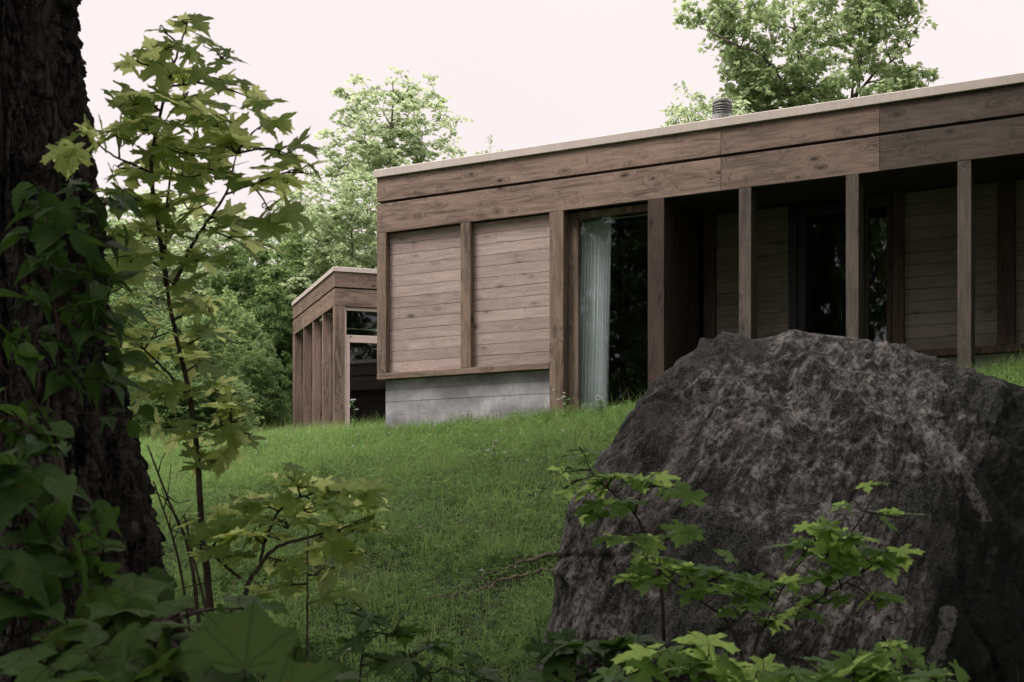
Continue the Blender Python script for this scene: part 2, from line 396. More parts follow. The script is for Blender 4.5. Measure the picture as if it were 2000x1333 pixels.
def rockmat():
    m = N('lichen_rock', .85, .3); v = m.tc()
    rot = m.n('Mapping'); m.l(v, rot.inputs[0]); rot.inputs['Rotation'].default_value = (0, R(-23), 0); w_ = rot.outputs[0]
    a = m.noise(v, 2.2, 9, .62, .1); b = m.noise(m.mapping(w_, (10, 10, 4.0)), 1.1, 9, .7, .15); c = m.noise(v, 42, 6, .7); g = m.noise(v, 150, 3, .7)
    d = m.noise(m.mapping(w_, (5, 5, 1.7), (3, 1, 2)), 1.2, 9, .72, .2); e = m.noise(v, .9, 5, .6, .2)
    b2 = m.noise(m.mapping(w_, (26, 26, 4.5)), 1.1, 8, .72, .1)
    col = m.ramp(m.math('ADD', m.math('MULTIPLY', b, .55), m.math('MULTIPLY', b2, .45)), [(.40, (.013, .013, .013)), (.47, (.042, .041, .039)), (.50, (.11, .103, .096)), (.53, (.21, .198, .187)), (.58, (.40, .38, .36))])
    col = m.mix(m.math('MULTIPLY', m.ramp(d, [(.56, 0.), (.60, 1.)]), .6), col, (.36, .345, .335, 1))
    col = m.mix(m.math('MULTIPLY', m.ramp(c, [(.43, 1.), (.50, 0.)]), .8), col, (.016, .016, .016, 1))
    col = m.mix(m.math('MULTIPLY', m.ramp(e, [(.47, 0.), (.55, 1.)]), .8), col, (.016, .021, .018, 1))
    col = m.mix(m.math('MULTIPLY', m.ramp(a, [(.57, 0.), (.64, 1.)]), .35), col, (.15, .12, .10, 1))
    col = m.mix(m.math('MULTIPLY', m.ramp(g, [(.52, 0.), (.60, 1.)]), .3), col, (.42, .40, .39, 1))
    # shade painted into the colour down the right-hand face, below the rim
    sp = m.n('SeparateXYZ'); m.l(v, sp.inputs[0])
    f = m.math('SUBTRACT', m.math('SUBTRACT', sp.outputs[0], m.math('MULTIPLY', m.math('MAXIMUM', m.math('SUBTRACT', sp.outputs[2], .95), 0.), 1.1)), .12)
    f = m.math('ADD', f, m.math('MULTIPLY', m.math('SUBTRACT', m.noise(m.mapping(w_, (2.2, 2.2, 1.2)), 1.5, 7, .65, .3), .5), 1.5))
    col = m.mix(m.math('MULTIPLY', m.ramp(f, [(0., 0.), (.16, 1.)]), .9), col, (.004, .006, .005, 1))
    wn = m.math('MULTIPLY', m.math('SUBTRACT', m.noise(v, 9, 5, .7), .5), .10)
    for (x0, z0, x1, z1, w0) in ROCK_STREAKS:
        vx, vz = x1 - x0, z1 - z0; L2 = vx * vx + vz * vz
        dx = m.math('SUBTRACT', sp.outputs[0], x0); dz = m.math('SUBTRACT', sp.outputs[2], z0)
        t = m.math('DIVIDE', m.math('ADD', m.math('MULTIPLY', dx, vx), m.math('MULTIPLY', dz, vz)), L2, clamp=True)
        ex = m.math('SUBTRACT', dx, m.math('MULTIPLY', t, vx)); ez = m.math('SUBTRACT', dz, m.math('MULTIPLY', t, vz))
        dd = m.math('ADD', m.math('SQRT', m.math('ADD', m.math('MULTIPLY', ex, ex), m.math('MULTIPLY', ez, ez))), wn)
        mk = m.math('MULTIPLY', m.ramp(m.math('DIVIDE', dd, w0), [(.7, 1.), (1., 0.)]), m.math('LESS_THAN', sp.outputs[1], 0.))
        col = m.mix(m.math('MULTIPLY', mk, .38), col, m.mix(m.ramp(c, [(.42, 0.), (.5, 1.)]), (.1, .1, .097, 1), (.42, .41, .40, 1)))
    m.l(col, m.b.inputs['Base Color']); m.bump(m.math('ADD', m.math('ADD', b, m.math('MULTIPLY', c, .7)), m.math('MULTIPLY', g, .25)), 1., .035); return m.m

def groundmat():
    m = N('meadow_soil', .95, .1); v = m.tc(); a = m.noise(v, .6, 6, .6); b = m.noise(v, 14, 5, .65)
    col = m.ramp(a, [(.3, (.03, .045, .014)), (.6, (.045, .07, .02)), (.8, (.055, .06, .025))])
    col = m.mix(m.ramp(b, [(.35, 0.), (.65, 1.)]), col, (.03, .03, .014, 1))
    m.l(col, m.b.inputs['Base Color']); m.bump(b, .8, .04); return m.m
M['ground'] = groundmat()

# ------------------------------------------------------------------ frames of the two buildings, terrain
K0 = .02941 * (736 + 4000)
P0 = np.array([(736 - CX) / K0, F / K0])                     # left front corner of the main house (on plan)
dl = math.hypot(5000, F); RU = np.array([5000 / dl, -F / dl]); NU = np.array([F / dl, 5000 / dl])
HROT = math.atan2(RU[1], RU[0])
def u_of(x, p=0.):
    """position along the facade of what the photo shows at column x, p metres behind the facade plane"""
    s = (x - CX) / F; b = P0 + NU * p
    return (s * b[1] - b[0]) / (RU[0] - s * RU[1])
def z_of(x, y, p=0.):
    q = P0 + NU * p + RU * u_of(x, p); return EYE + (HY - y) / F * q[1]

def H(x, y):
    """terrain height"""
    x = np.asarray(x, float); y = np.asarray(y, float)
    dx, dy = x - P0[0], y - P0[1]
    u = dx * RU[0] + dy * RU[1]; s = -(dx * NU[0] + dy * NU[1])
    top = EYE + 1.40 + .045 * np.clip(u, 0, 9) * np.clip(1.15 - s / 9, -.1, 1) + .01 * np.clip(u, -25, 0)
    h = top - .205 * np.clip(s, 0, 16) - .02 * np.clip(s - 16, 0, 60) + .11 * np.clip(-s, 0, 26)
    q = np.stack([x * .35, y * .35, np.zeros_like(x)], -1)
    fade = np.clip((np.abs(s) - .4) / 3, 0, 1)
    return h + .10 * fbm(q, 3) * fade

# ground sheet: fine near, coarse far, one mesh
def ground():
    def axis(lo, hi, a, b, fine, coarse):
        return np.unique(np.round(np.concatenate([np.arange(a, b + 1e-6, fine), np.geomspace(b + coarse, hi, 22), -np.geomspace(-a + coarse, -lo, 22) if lo < a else []]), 4))
    xs = axis(-400, 400, -12, 14, .22, .8); ys = np.unique(np.round(np.concatenate([-np.geomspace(5, 400, 14), np.arange(-4, 40, .22), np.geomspace(41, 900, 26)]), 4))
    X, Y = np.meshgrid(xs, ys); Z = H(X, Y)
    V = np.stack([X, Y, Z], -1).reshape(-1, 3); nx = len(xs); ny = len(ys)
    i = (np.arange(ny - 1)[:, None] * nx + np.arange(nx - 1)).ravel()
    me = npmesh('ground', V, [np.stack([i, i + 1, i + nx + 1, i + nx], 1)], True)
    tag(obj('ground', me, None, M['ground']), kind='structure')
ground()

# ------------------------------------------------------------------ main house
Z = lambda h: EYE + h
ZCT, ZCB, ZUB, ZLT, ZLB, ZST, ZSB = Z(5.11), Z(5.0), Z(4.668), Z(4.632), Z(4.226), Z(2.262), Z(2.175)
ZG = Z(1.0)
UEND = u_of(2380)
DEEP = 8.0
house = empty('timber_house', (P0[0], P0[1], 0), HROT)
tag(house, 'long flat-roofed brown timber house with posts, behind the boulder', 'house')
def hp(name, mat, fn, **kw):
    b = MB(); fn(b); return b.build(name, M[mat], house, **kw)

# fascia boards, three lengths and two courses
uj = [0, u_of(1408), u_of(1718), u_of(2120), UEND]
for i in range(4):
    mt = 'fascia' if i < 2 else 'fascia_grey'
    a, b_ = uj[i] + (.0035 if i else 0), uj[i + 1]
    lab = {0: 'long brown fascia board', 1: 'brown fascia board with curved drying cracks', 2: 'grey weathered fascia board', 3: 'grey weathered fascia board'}[i]
    o = hp('fascia_board', mt, lambda q: q.box((a, 0, ZUB), (b_, .05, ZCB + .02)))
    o = hp('fascia_board', mt, lambda q: q.box((a, 0, ZLB), (b_, .05, ZLT)))
    # screws
for uu in (uj[1], uj[2], uj[3]):
    def scr(q):
        for s_ in (-.06, .06):
            for zz in (ZUB + .06, ZUB + .26, ZLB + .07, ZLB + .33):
                q.tube([(uu + s_, .004, zz), (uu + s_, -.0025, zz)], .006, 6)
    fs = hp('screws', 'teal', scr); fs['kind'] = 'stuff'
hp('fascia_backing', 'dark_wood', lambda q: q.box((.03, .055, ZLB + .01), (UEND, .12, ZCB + .03)))
# left end fascia (runs back) and wall
for (z0, z1) in ((ZUB, ZCB + .02), (ZLB, ZLT)):
    hp('side_fascia_board', 'fascia_side', lambda q: q.box((0, .052, z0), (.05, DEEP, z1)))
hp('roof_edge', 'cap', lambda q: (q.box((-.03, -.035, ZCB), (UEND, .03, ZCT), c=.006), q.box((-.03, .032, ZCB), (.03, DEEP + .03, ZCT), c=.006)))
hp('roof', 'roofing', lambda q: q.box((.032, .032, ZCT - .09), (UEND, DEEP, ZCT - .02)))
def endwall(q):
    n = 13; hh = (ZLB - ZST) / n
    for i in range(n): q.box((.08, .15, ZST + i * hh + .003), (.12, DEEP - .1, ZST + (i + 1) * hh - .003), rnd=i * .37)
    q.box((.12, .15, ZG - .5), (.16, DEEP - .1, ZLB))
hp('end_wall', 'dark_wood', endwall)
hp('back_wall_cladding', 'siding', lambda q: q.box((.16, DEEP - .1, ZG - .5), (UEND, DEEP, ZLB)))
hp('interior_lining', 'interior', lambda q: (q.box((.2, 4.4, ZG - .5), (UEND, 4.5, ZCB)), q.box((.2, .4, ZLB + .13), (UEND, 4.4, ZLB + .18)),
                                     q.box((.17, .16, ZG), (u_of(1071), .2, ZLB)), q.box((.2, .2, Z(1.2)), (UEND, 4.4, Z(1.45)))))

# posts of the front: (x left, x right in the photo, depth, material, bottom)
def post(x0, x1, dep, mat, zb=ZG - .6, p=0., zt=None, lab=None):
    a, b_ = u_of(x0, p), u_of(x1, p)
    o = hp('post', mat, lambda q: q.box((a, p, zb), (b_, p + dep, (zt or ZLB) - .002), c=.005))
    if lab: o['label'] = lab
    return (a, b_)
c0 = post(736, 754, .16, 'post', ZSB + .085, lab='corner post above the concrete')
c1 = post(899.5, 919, .16, 'post', ZSB + .085, lab='post between the two siding panels')
c2 = post(1073, 1100.5, .2, 'post', ZG - .6, lab='thick knotted post')
c3 = post(1265, 1297, .48, 'dark_wood', ZG - .6, lab='dark red-brown post pair')
c4 = post(1443, 1467, .22, 'post_grey'); c5 = post(1652, 1677, .22, 'post_grey'); c6 = post(1870, 1897, .22, 'post_grey')
post(2098, 2124, .22, 'post_grey')
post(2340, 2366, .22, 'post_grey')
# sill, siding, base
hp('sill', 'fascia', lambda q: q.box((0, -.004, ZSB), (c2[0] - .003, .16, ZSB + .083), c=.005))
def siding(q, a, b_, p, zb, zt, n=13, seed=1):
    rr = random.Random(seed); hh = (zt - zb) / n
    q.box((a, p + .026, zb), (b_, p + .04, zt), c=0)
    for i in range(n):
        z0, z1 = zb + i * hh + .0022, zb + (i + 1) * hh - .0022
        cuts = [a] + ([a + (b_ - a) * rr.uniform(.25, .75)] if rr.random() < .0 else []) + [b_]
        for k in range(len(cuts) - 1):
            q.box((cuts[k] + .001, p + rr.uniform(0, .0015), z0), (cuts[k + 1] - .001, p + .024, z1), rnd=rr.random(), c=.003)
hp('siding_panel', 'siding', lambda q: siding(q, c0[1], c1[0], .085, ZSB + .09, ZLB - .005, 13, 3))
hp('siding_panel', 'siding', lambda q: siding(q, c1[1], c2[0] - .004, .085, ZSB + .09, ZLB - .005, 13, 8))
def basewall(q):
    a, b_ = .085, c2[0] - .004; zz = [ZG - .6, Z(1.30), Z(1.485), Z(1.675), Z(1.865), Z(2.03), ZSB - .002]
    for i in range(6): q.box((a, .09 + (i % 2) * .003, zz[i]), (b_, .15, zz[i + 1] - .003), c=.0025)
    q.box((a + .002, .1, zz[0]), (b_, .4, ZSB - .004))
hp('concrete_base', 'concrete', basewall)
# first window with the curtain
wa, wb = c2[1] + .002, c3[0] - .002
win = hp('tall_window', 'post', lambda q: (q.box((wa, .14, ZG - .3), (wa + .14, .22, ZLB - .01)), q.box((wb - .03, .14, ZG - .3), (wb, .22, ZLB - .01)),
                                  q.box((wa + .142, .143, ZLB - .10), (wb - .032, .22, ZLB - .01))))
b = MB(); b.box((wa + .143, .18, ZG - .3), (wb - .032, .186, ZLB - .102), c=0); b.build('glass', M['glass'], win)
# porch: return wall, soffit, inner wall set back
PB = 1.19
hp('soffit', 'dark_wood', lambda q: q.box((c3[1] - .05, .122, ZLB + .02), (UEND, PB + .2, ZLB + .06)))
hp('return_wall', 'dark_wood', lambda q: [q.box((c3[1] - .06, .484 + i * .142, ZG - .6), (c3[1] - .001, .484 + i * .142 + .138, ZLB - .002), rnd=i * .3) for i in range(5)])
def ip(x0, x1, mat, dep=.1, off=0., zb=ZG - .6, zt=ZLB + .018, name='inner_post', lab=None):
    a, b_ = u_of(x0, PB - off), u_of(x1, PB - off)
    o = hp(name, mat, lambda q: q.box((a, PB - off, zb), (b_, PB + dep, zt)))
    if lab: o['label'] = lab
    return a, b_
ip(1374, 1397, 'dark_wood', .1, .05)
pa, pb = u_of(1397, PB), u_of(1540, PB)
zin = Z(1.5)
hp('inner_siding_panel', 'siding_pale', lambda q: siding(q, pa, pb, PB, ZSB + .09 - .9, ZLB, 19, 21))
d0, d1 = u_of(1540, PB), u_of(1690, PB)
ip(1540, 1556, 'teal', .1, .03, name='door_jamb'); 
door = hp('glass_door', 'teal', lambda q: [q.box((u_of(x0, PB), PB + .0, zin), (u_of(x1, PB), PB + .07, ZLB - .0)) for x0, x1 in ((1557, 1572), (1676, 1690))] + [q.box((u_of(1572.2, PB), PB + .003, ZLB - .16), (u_of(1675.8, PB), PB + .067, ZLB - .002))])
b = MB(); b.box((u_of(1573, PB), PB + .035, zin), (u_of(1676, PB), PB + .041, ZLB - .15), c=0); b.build('glass', M['glass'], door)
iw = hp('narrow_window', 'dark_wood', lambda q: (q.box((u_of(1732, PB), PB - .02, ZSB), (u_of(1742, PB), PB + .06, ZLB + .01)), q.box((u_of(1690.5, PB), PB, ZLB - .14), (u_of(1731.5, PB), PB + .05, ZLB + .01)), q.box((u_of(1690.5, PB), PB, zin - .2), (u_of(1696, PB), PB + .05, ZLB - .142))))
b = MB(); b.box((u_of(1696, PB), PB + .03, zin - .2), (u_of(1732, PB), PB + .036, ZLB - .13), c=0); b.build('glass', M['glass'], iw)
ip(1742.5, 1765, 'dark_wood', .1, .05)
panels = [(1765, 1948), (1982, 2180), (2214, 2430)]
for k, (x0, x1) in enumerate(panels):
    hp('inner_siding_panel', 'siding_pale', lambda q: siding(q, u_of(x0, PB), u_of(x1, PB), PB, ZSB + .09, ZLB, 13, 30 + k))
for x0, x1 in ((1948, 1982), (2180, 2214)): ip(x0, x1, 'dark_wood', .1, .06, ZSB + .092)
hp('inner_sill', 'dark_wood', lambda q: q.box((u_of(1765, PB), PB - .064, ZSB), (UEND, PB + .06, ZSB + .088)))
hp('inner_concrete_base', 'concrete', lambda q: [q.box((u_of(1742, PB), PB + .02 + .003 * (i % 2), z0), (UEND, PB + .12, z1 - .004), c=.003) for i, (z0, z1) in enumerate(((ZG - .6, Z(1.56)), (Z(1.56), Z(1.86)), (Z(1.86), ZSB - .002)))])
# roof vent
vu = u_of(1411, 1.0); vq = P0 + NU * 1. + RU * vu; vk = F / vq[1]; vz = EYE + (HY - 197) / vk; vr = 19.5 / vk
vent = hp('roof_vent', 'vent', lambda q: (q.tube([(vu, 1, ZCT - .03), (vu, 1, vz - .20)], [vr * 1.15, vr * 1.12], 20), q.tube([(vu, 1, vz - .21), (vu, 1, vz - .01)], vr * .62, 16), q.tube([(vu, 1, vz - .035), (vu, 1, vz - .005), (vu, 1, vz)], [vr, vr, vr * .93], 24)), smooth=False)
for k in range(5):
    b = MB(); zc = vz - .06 - k * .034
    b.tube([(vu, 1, zc - .014), (vu, 1, zc), (vu, 1, zc + .004)], [vr * 1.03, vr * .92, vr * .7], 24, cap=False); b.build('louvre_ring', M['vent'], vent)
b = MB()
for k in range(8):
    a = k * math.pi / 4; b.box((vu + vr * .9 * math.cos(a) - .004, 1 + vr * .9 * math.sin(a) - .004, vz - .22), (vu + vr * .9 * math.cos(a) + .004, 1 + vr * .9 * math.sin(a) + .004, vz - .03), c=0)
b.build('louvre_stays', M['vent'], vent)

# curtain, hung inside behind the glass
def curt():
    xa0, xb0, xa1, xb1 = 1136, 1194, 1128, 1186
    pp = .34; n = 160; m = 30; V = []
    ua, ub, va, vb = u_of(xa0, pp), u_of(xb0, pp), u_of(xa1, pp), u_of(xb1, pp)
    zt, zb = ZLB - .11, Z(1.46)
    for j in range(m + 1):
        t = j / m
        for i in range(n + 1):
            s = i / n; a = ua + (va - ua) * t; bb = ub + (vb - ub) * t
            x = a + (bb - a) * (s + .012 * math.sin(s * 40 + t * 2))
            y = pp + (.026 + .01 * t) * math.sin(s * 2 * math.pi * 9.5 + 1.2 * math.sin(s * 7) + .5 * t) + .012 * math.sin(s * 51 + 3 * t)
            V.append((x, y, zt + (zb - zt) * t))
    V = np.array(V); i = (np.arange(m)[:, None] * (n + 1) + np.arange(n)).ravel()
    e = empty('curtain', (P0[0], P0[1], 0), HROT); tag(e, 'white sheer pleated curtain hanging behind the tall window', 'curtain')
    obj('cloth', npmesh('cloth', V, [np.stack([i, i + 1, i + n + 2, i + n + 1], 1)], True), e, M['curtain'])
    b = MB(); b.tube([(wa + .1, pp, zt + .01), (wb - .05, pp, zt + .01)], .012, 8); b.build('rail', M['vent'], e)
curt()

# ------------------------------------------------------------------ the wing behind
KW = 85.3; W0 = np.array([(653 - CX) / KW, F / KW]); wx = np.array([8038., 2778.]); wx /= np.linalg.norm(wx); wy = np.array([-wx[1], wx[0]])
wing = empty('timber_wing', (W0[0], W0[1], 0), math.atan2(wx[1], wx[0]))
tag(wing, 'smaller angled timber building with vertical fins, behind the left end of the long house', 'house')
def a_of(x, q=0.):
    s = (x - CX) / F; b = W0 + wy * q; return (s * b[1] - b[0]) / (wx[0] - s * wx[1])
def b_of(x, q=0.):
    s = (x - CX) / F; b = W0 + wx * q; return (s * b[1] - b[0]) / (wy[0] - s * wy[1])
def wp(name, mat, fn, parent=wing): b = MB(); fn(b); return b.build(name, M[mat], parent)
WCT, WCB, WUB, WLT, WLB = Z(6.137), Z(6.03), Z(5.685), Z(5.645), Z(5.252)
WL = b_of(572); WR = 7.0; WG = Z(1.4)
wp('roof_edge', 'cap', lambda q: (q.box((-.035, -.035, WCB), (WR, .03, WCT), c=.006), q.box((-.035, .032, WCB), (.03, WL, WCT), c=.006)))
wp('roof', 'roofing', lambda q: q.box((.032, .032, WCT - .09), (WR, WL - .01, WCT - .02)))
for (z0, z1) in ((WUB, WCB + .01), (WLB, WLT)):
    wp('fascia_board', 'fascia', lambda q: q.box((.0, 0, z0), (WR, .05, z1)))
    vm = b_of(590)
    wp('side_fascia_board', 'fascia_side', lambda q: q.box((0, .053, z0), (.05, vm - .004, z1)))
    wp('side_fascia_board', 'fascia_side', lambda q: q.box((0, vm, z0), (.05, WL, z1)))
wp('fascia_backing', 'dark_wood', lambda q: (q.box((.055, .055, WLB + .01), (WR, .1, WCB)), q.box((.055, .102, WLB + .01), (.1, WL - .02, WCB))))
ax = a_of(673.5)
wp('corner_post', 'post', lambda q: q.box((0.0, 0.0, WG), (ax, .16, WLB - .002), c=.006))
fin_v = [b_of(x) for x in (629.5, 610.5, 592.5, 574)]
for v in fin_v: wp('fin', 'fin', lambda q: q.box((0.0, v - .05, WG), (.24, v, WLB - .002), c=.004))
wp('fin', 'fin', lambda q: q.box((0.0, WL - .06, WG), (.24, WL - .0, WLB - .002), c=.004))
wp('side_wall', 'siding', lambda q: q.box((.24, .162, WG), (.3, WL - .05, WLB + .01), c=0))
vs = [.16] + fin_v
for i in range(4):
    v0, v1 = vs[i] + .02, vs[i + 1] - .06
    f = wp('side_window', 'post', lambda q: (q.box((.16, v0, WG + .3), (.236, v0 + .05, WLB - .01)), q.box((.16, v1 - .05, WG + .3), (.236, v1, WLB - .01)), q.box((.162, v0 + .051, WLB - .1), (.236, v1 - .051, WLB - .01))))
    wp('glass', 'glass', lambda q: q.box((.2, v0 + .051, WG + .3), (.206, v1 - .051, WLB - .102), c=0), f)
# front window in a pale frame
za, zb2 = Z((HY - 652) / KW), Z((HY - 667) / KW); zt = Z((HY - 604.5) / KW)
x1, x2, x3 = a_of(677.5), a_of(684), 4.6
wf = wp('front_window', 'alu', lambda q: (q.box((ax + .002, .05, WG), (x1, .12, WLB - .003)), q.box((x1 + .001, .05, za - .005), (x3, .12, za - .085)), q.box((x1 + .001, .045, za - .089), (x3, .12, zb2)),
    q.box((x1 + .001, .045, WG), (x2, .12, zb2 - .001)), q.box((x1 + .001, .055, zt), (x3, .12, WLB - .003)), q.box((x3 + .001, .05, WG), (x3 + .1, .12, WLB - .003))))
wp('glass', 'glass', lambda q: (q.box((x1, .085, za - .006), (x3, .091, zt), c=0), q.box((x2, .085, WG), (x3, .091, zb2), c=0)), wf)
wp('latch', 'teal', lambda q: q.box((x1 + .08, .042, za - .05), (x1 + .13, .05, za - .03)), wf)
wp('front_wall', 'siding', lambda q: siding(q, x3 + .102, WR, .06, WG, WLB, 24, 5))
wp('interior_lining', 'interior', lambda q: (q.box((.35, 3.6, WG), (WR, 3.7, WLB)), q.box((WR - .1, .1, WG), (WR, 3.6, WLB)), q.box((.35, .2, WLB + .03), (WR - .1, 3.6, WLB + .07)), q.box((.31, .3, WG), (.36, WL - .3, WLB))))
wp('back_wall_cladding', 'siding', lambda q: (q.box((.3, WL - .05, WG), (WR, WL, WLB)), q.box((WR - .06, 3.7, WG), (WR, WL - .05, WLB))))

# ------------------------------------------------------------------ leaves
def outline(half, teeth=0):
    half = np.array(half, float); left = half[1:-1][::-1] * [-1, 1]
    return np.concatenate([half, left])
MAPLE = outline([(0, 0), (.09, -.07), (.20, -.10), (.26, -.17), (.33, -.12), (.45, -.13), (.36, -.03), (.25, .10), (.40, .13), (.47, .19), (.58, .18), (.62, .28), (.76, .36), (.63, .40), (.60, .52), (.47, .46), (.33, .42), (.17, .40), (.20, .54), (.22, .63), (.33, .68), (.23, .74), (.21, .86), (.11, .86), (.06, .98), (0, 1.14)])
def ser(pts, k=1, a=.012):
    return pts
OVATE = outline([(0, 0), (.07, .02), (.16, .12), (.185, .16), (.235, .27), (.235, .31), (.265, .40), (.25, .44), (.255, .53), (.23, .56), (.215, .66), (.18, .69), (.145, .79), (.115, .82), (.07, .94), (.035, 1.02), (0, 1.2)])
LOBED = outline([(0, 0), (.08, -.06), (.20, -.07), (.32, -.02), (.35, .0), (.42, .09), (.45, .11), (.49, .20), (.515, .22), (.55, .33), (.58, .35), (.585, .46), (.61, .54), (.57, .575), (.56, .60), (.48, .585), (.45, .61), (.38, .60), (.34, .65), (.29, .67), (.26, .74), (.21, .76), (.18, .84), (.12, .86), (.08, .95), (.04, .98), (0, 1.08)])
def leaf_template(ol, cup=.12, fold=.10, cen=(0, .35)):
    n = len(ol); cen = np.array(cen)
    mid = cen + (ol - cen) * .55
    V2 = np.concatenate([[cen], mid, ol])
    z = -cup * ((V2[:, 0] ** 2) * 1.2 + (V2[:, 1] - .2) ** 2) + fold * np.abs(V2[:, 0])
    z += .03 * np.sin(V2[:, 0] * 14) * np.sin(V2[:, 1] * 11) * (np.abs(V2[:, 0]) > .1)
    T = [[0, 1 + i, 1 + (i + 1) % n] for i in range(n)]
    Q = [[1 + i, 1 + n + i, 1 + n + (i + 1) % n, 1 + (i + 1) % n] for i in range(n)]
    return np.column_stack([V2, z]), np.array(T), np.array(Q), V2
TM = {'maple': leaf_template(MAPLE, .16, .12), 'ovate': leaf_template(OVATE, .28, .30, (0, .45)), 'lobed': leaf_template(LOBED, .18, .12)}

def frames(d, nrm):
    d = d / np.linalg.norm(d, axis=1)[:, None]; nrm = nrm - (nrm * d).sum(1)[:, None] * d
    nrm /= np.linalg.norm(nrm, axis=1)[:, None] + 1e-9; x = np.cross(d, nrm); return x, d, nrm
def leaves(tname, pos, d, nrm, size, rr, curl=None):
    T = TM[tname]; V0, tri, quad, uv = T; x, y, z = frames(d, nrm); n = len(pos)
    W = np.repeat(V0[None], n, 0).copy()
    cr = rr.uniform(.3, 1.9, n) if curl is None else curl
    W[:, :, 2] *= cr[:, None]
    W[:, :, 0] *= rr.uniform(.85, 1.12, n)[:, None]
    # a bend sideways and a twist, each leaf its own
    W[:, :, 2] += (rr.normal(0, .10, n)[:, None]) * W[:, :, 0] * W[:, :, 1] * 1.5
    V = pos[:, None] + size[:, None, None] * (W[:, :, :1] * x[:, None] + W[:, :, 1:2] * y[:, None] + W[:, :, 2:3] * z[:, None])
    off = (np.arange(n) * len(V0))[:, None, None]
    return V.reshape(-1, 3), (tri[None] + off).reshape(-1, 3), (quad[None] + off).reshape(-1, 4), np.tile(uv, (n, 1)), np.repeat(rr.random(n), len(V0))

def catmull(pts, k=6):
    pts = np.asarray(pts, float)
    if len(pts) < 3: return np.array([pts[0] + (pts[-1] - pts[0]) * t for t in np.linspace(0, 1, k + 1)])
    q = np.concatenate([[2 * pts[0] - pts[1]], pts, [2 * pts[-1] - pts[-2]]]); out = []
    for i in range(1, len(q) - 2):
        for t in np.arange(k) / k:
            out.append(.5 * ((2 * q[i]) + (-q[i - 1] + q[i + 1]) * t + (2 * q[i - 1] - 5 * q[i] + 4 * q[i + 1] - q[i + 2]) * t * t + (-q[i - 1] + 3 * q[i] - 3 * q[i + 1] + q[i + 2]) * t ** 3))
    out.append(pts[-1]); return np.array(out)

def sapling(name, label, cat, stems, clusters, mat, tname='maple', twigmat='twig', seed=1, face=.5, group=None, dens=1.15, lsz=.78, droop=1., tilt=.36):
    """stems: (pixel polyline with depth, r0, r1); clusters: (x, y, rx, ry, depth, depth spread, count, size)
    every cluster is joined to the nearest stem by a twig and every leaf to the nearest twig by its stalk"""
    rr = np.random.default_rng(seed)
    clusters = [(a, b, c, d, f, g, max(1, int(round(h * dens))), i * lsz) for (a, b, c, d, f, g, h, i) in clusters]
    base = P(*stems[0][0][0]); e = empty(name, tuple(base)); tag(e, label, cat, group)
    nodes = []
    for (pl, r0, r1) in stems:
        c = catmull([P(*q) for q in pl], 8); c[1:-1] += rr.normal(0, .0009, (len(c) - 2, 3))
        st = MB(); st.tube(c - base, np.linspace(r0, r1, len(c)), 8); nodes.append(c)
        st.build('branch' if len(nodes) > 1 else 'stem', M[twigmat], e, smooth=True)
    nodes = np.concatenate(nodes); stemn = nodes.copy()
    L = []; D = []; NN = []; SZ = []
    sg = empty
    for (cx, cy, rx, ry, dep, ds, cnt, size) in clusters:
        cen = P(cx, cy, dep); tw = MB()
        j = np.argmin(((stemn - cen) ** 2).sum(1) + 2.0 * np.maximum(0, stemn[:, 2] - cen[2]) ** 2); a = stemn[j]
        dist = np.linalg.norm(cen - a)
        pts = [a]
        if dist > .03:
            midp = (a + cen) / 2 + rr.normal(0, .03 * dist, 3) + [0, 0, .04 * dist]
            c = catmull([a, midp, cen], 7); tw.tube(c - base, np.linspace(.0035 + .004 * min(dist, 1), .0018, len(c)), 6)
            pts = list(c)
        # side twigs within the cluster
        for k in range(max(1, cnt // 4)):
            t_ = P(cx + rr.uniform(-.75, .75) * rx, cy + rr.uniform(-.7, .7) * ry, dep + rr.uniform(-ds, ds) * .7)
            q = pts[rr.integers(len(pts) // 2, len(pts))] if len(pts) > 1 else pts[0]
            c = catmull([q, (q + t_) / 2 + rr.normal(0, .012, 3), t_], 5); tw.tube(c - base, np.linspace(.0028, .0015, len(c)), 5); pts += list(c)
        pts = np.array(pts)
        for k in range(cnt):
            # positions inside an ellipse, kept a little apart
            for _ in range(8):
                a_ = rr.uniform(0, 2 * np.pi); r_ = math.sqrt(rr.random())
                q = P(cx + rx * r_ * math.cos(a_), cy + ry * r_ * math.sin(a_), dep + rr.uniform(-ds, ds))
                if not L or ((np.array(L[-40:]) - q) ** 2).sum(1).min() > (.32 * size) ** 2: break
            s = size * rr.uniform(.65, 1.15)
            j = np.argmin(((pts - q) ** 2).sum(1)); a = pts[j]; out = q - a
            dd = out + np.array([0, 0, -.02]) + rr.normal(0, .03, 3); dd[2] -= droop * .25 * np.linalg.norm(dd[:2]) * rr.uniform(0, 2); dd[2] *= .6
            if np.linalg.norm(dd) < 1e-3: dd = np.array([1., 0, 0])
            dd = dd / np.linalg.norm(dd)
            nrm = np.array([0, 0, 1.]) + rr.normal(0, tilt, 3) + np.array([0, -face * rr.uniform(-.3, 1.5), 0])
            L.append(q - dd * s * .45); D.append(dd); NN.append(nrm); SZ.append(s)
            lb = L[-1]
            c = np.array([a, (a + lb) / 2 + [0, 0, .012], lb]); tw.tube(c - base, [.0013, .0011, .0009], 4)
        tw.build('twig', M[twigmat], e, smooth=True, recalc=False)
    L = np.array(L); V, tri, quad, uv, rn = leaves(tname, L - base, np.array(D), np.array(NN), np.array(SZ), rr)
    obj('leaves', npmesh('leaves', V, [tri, quad], True, rn, uv), e, M[mat])
    return e

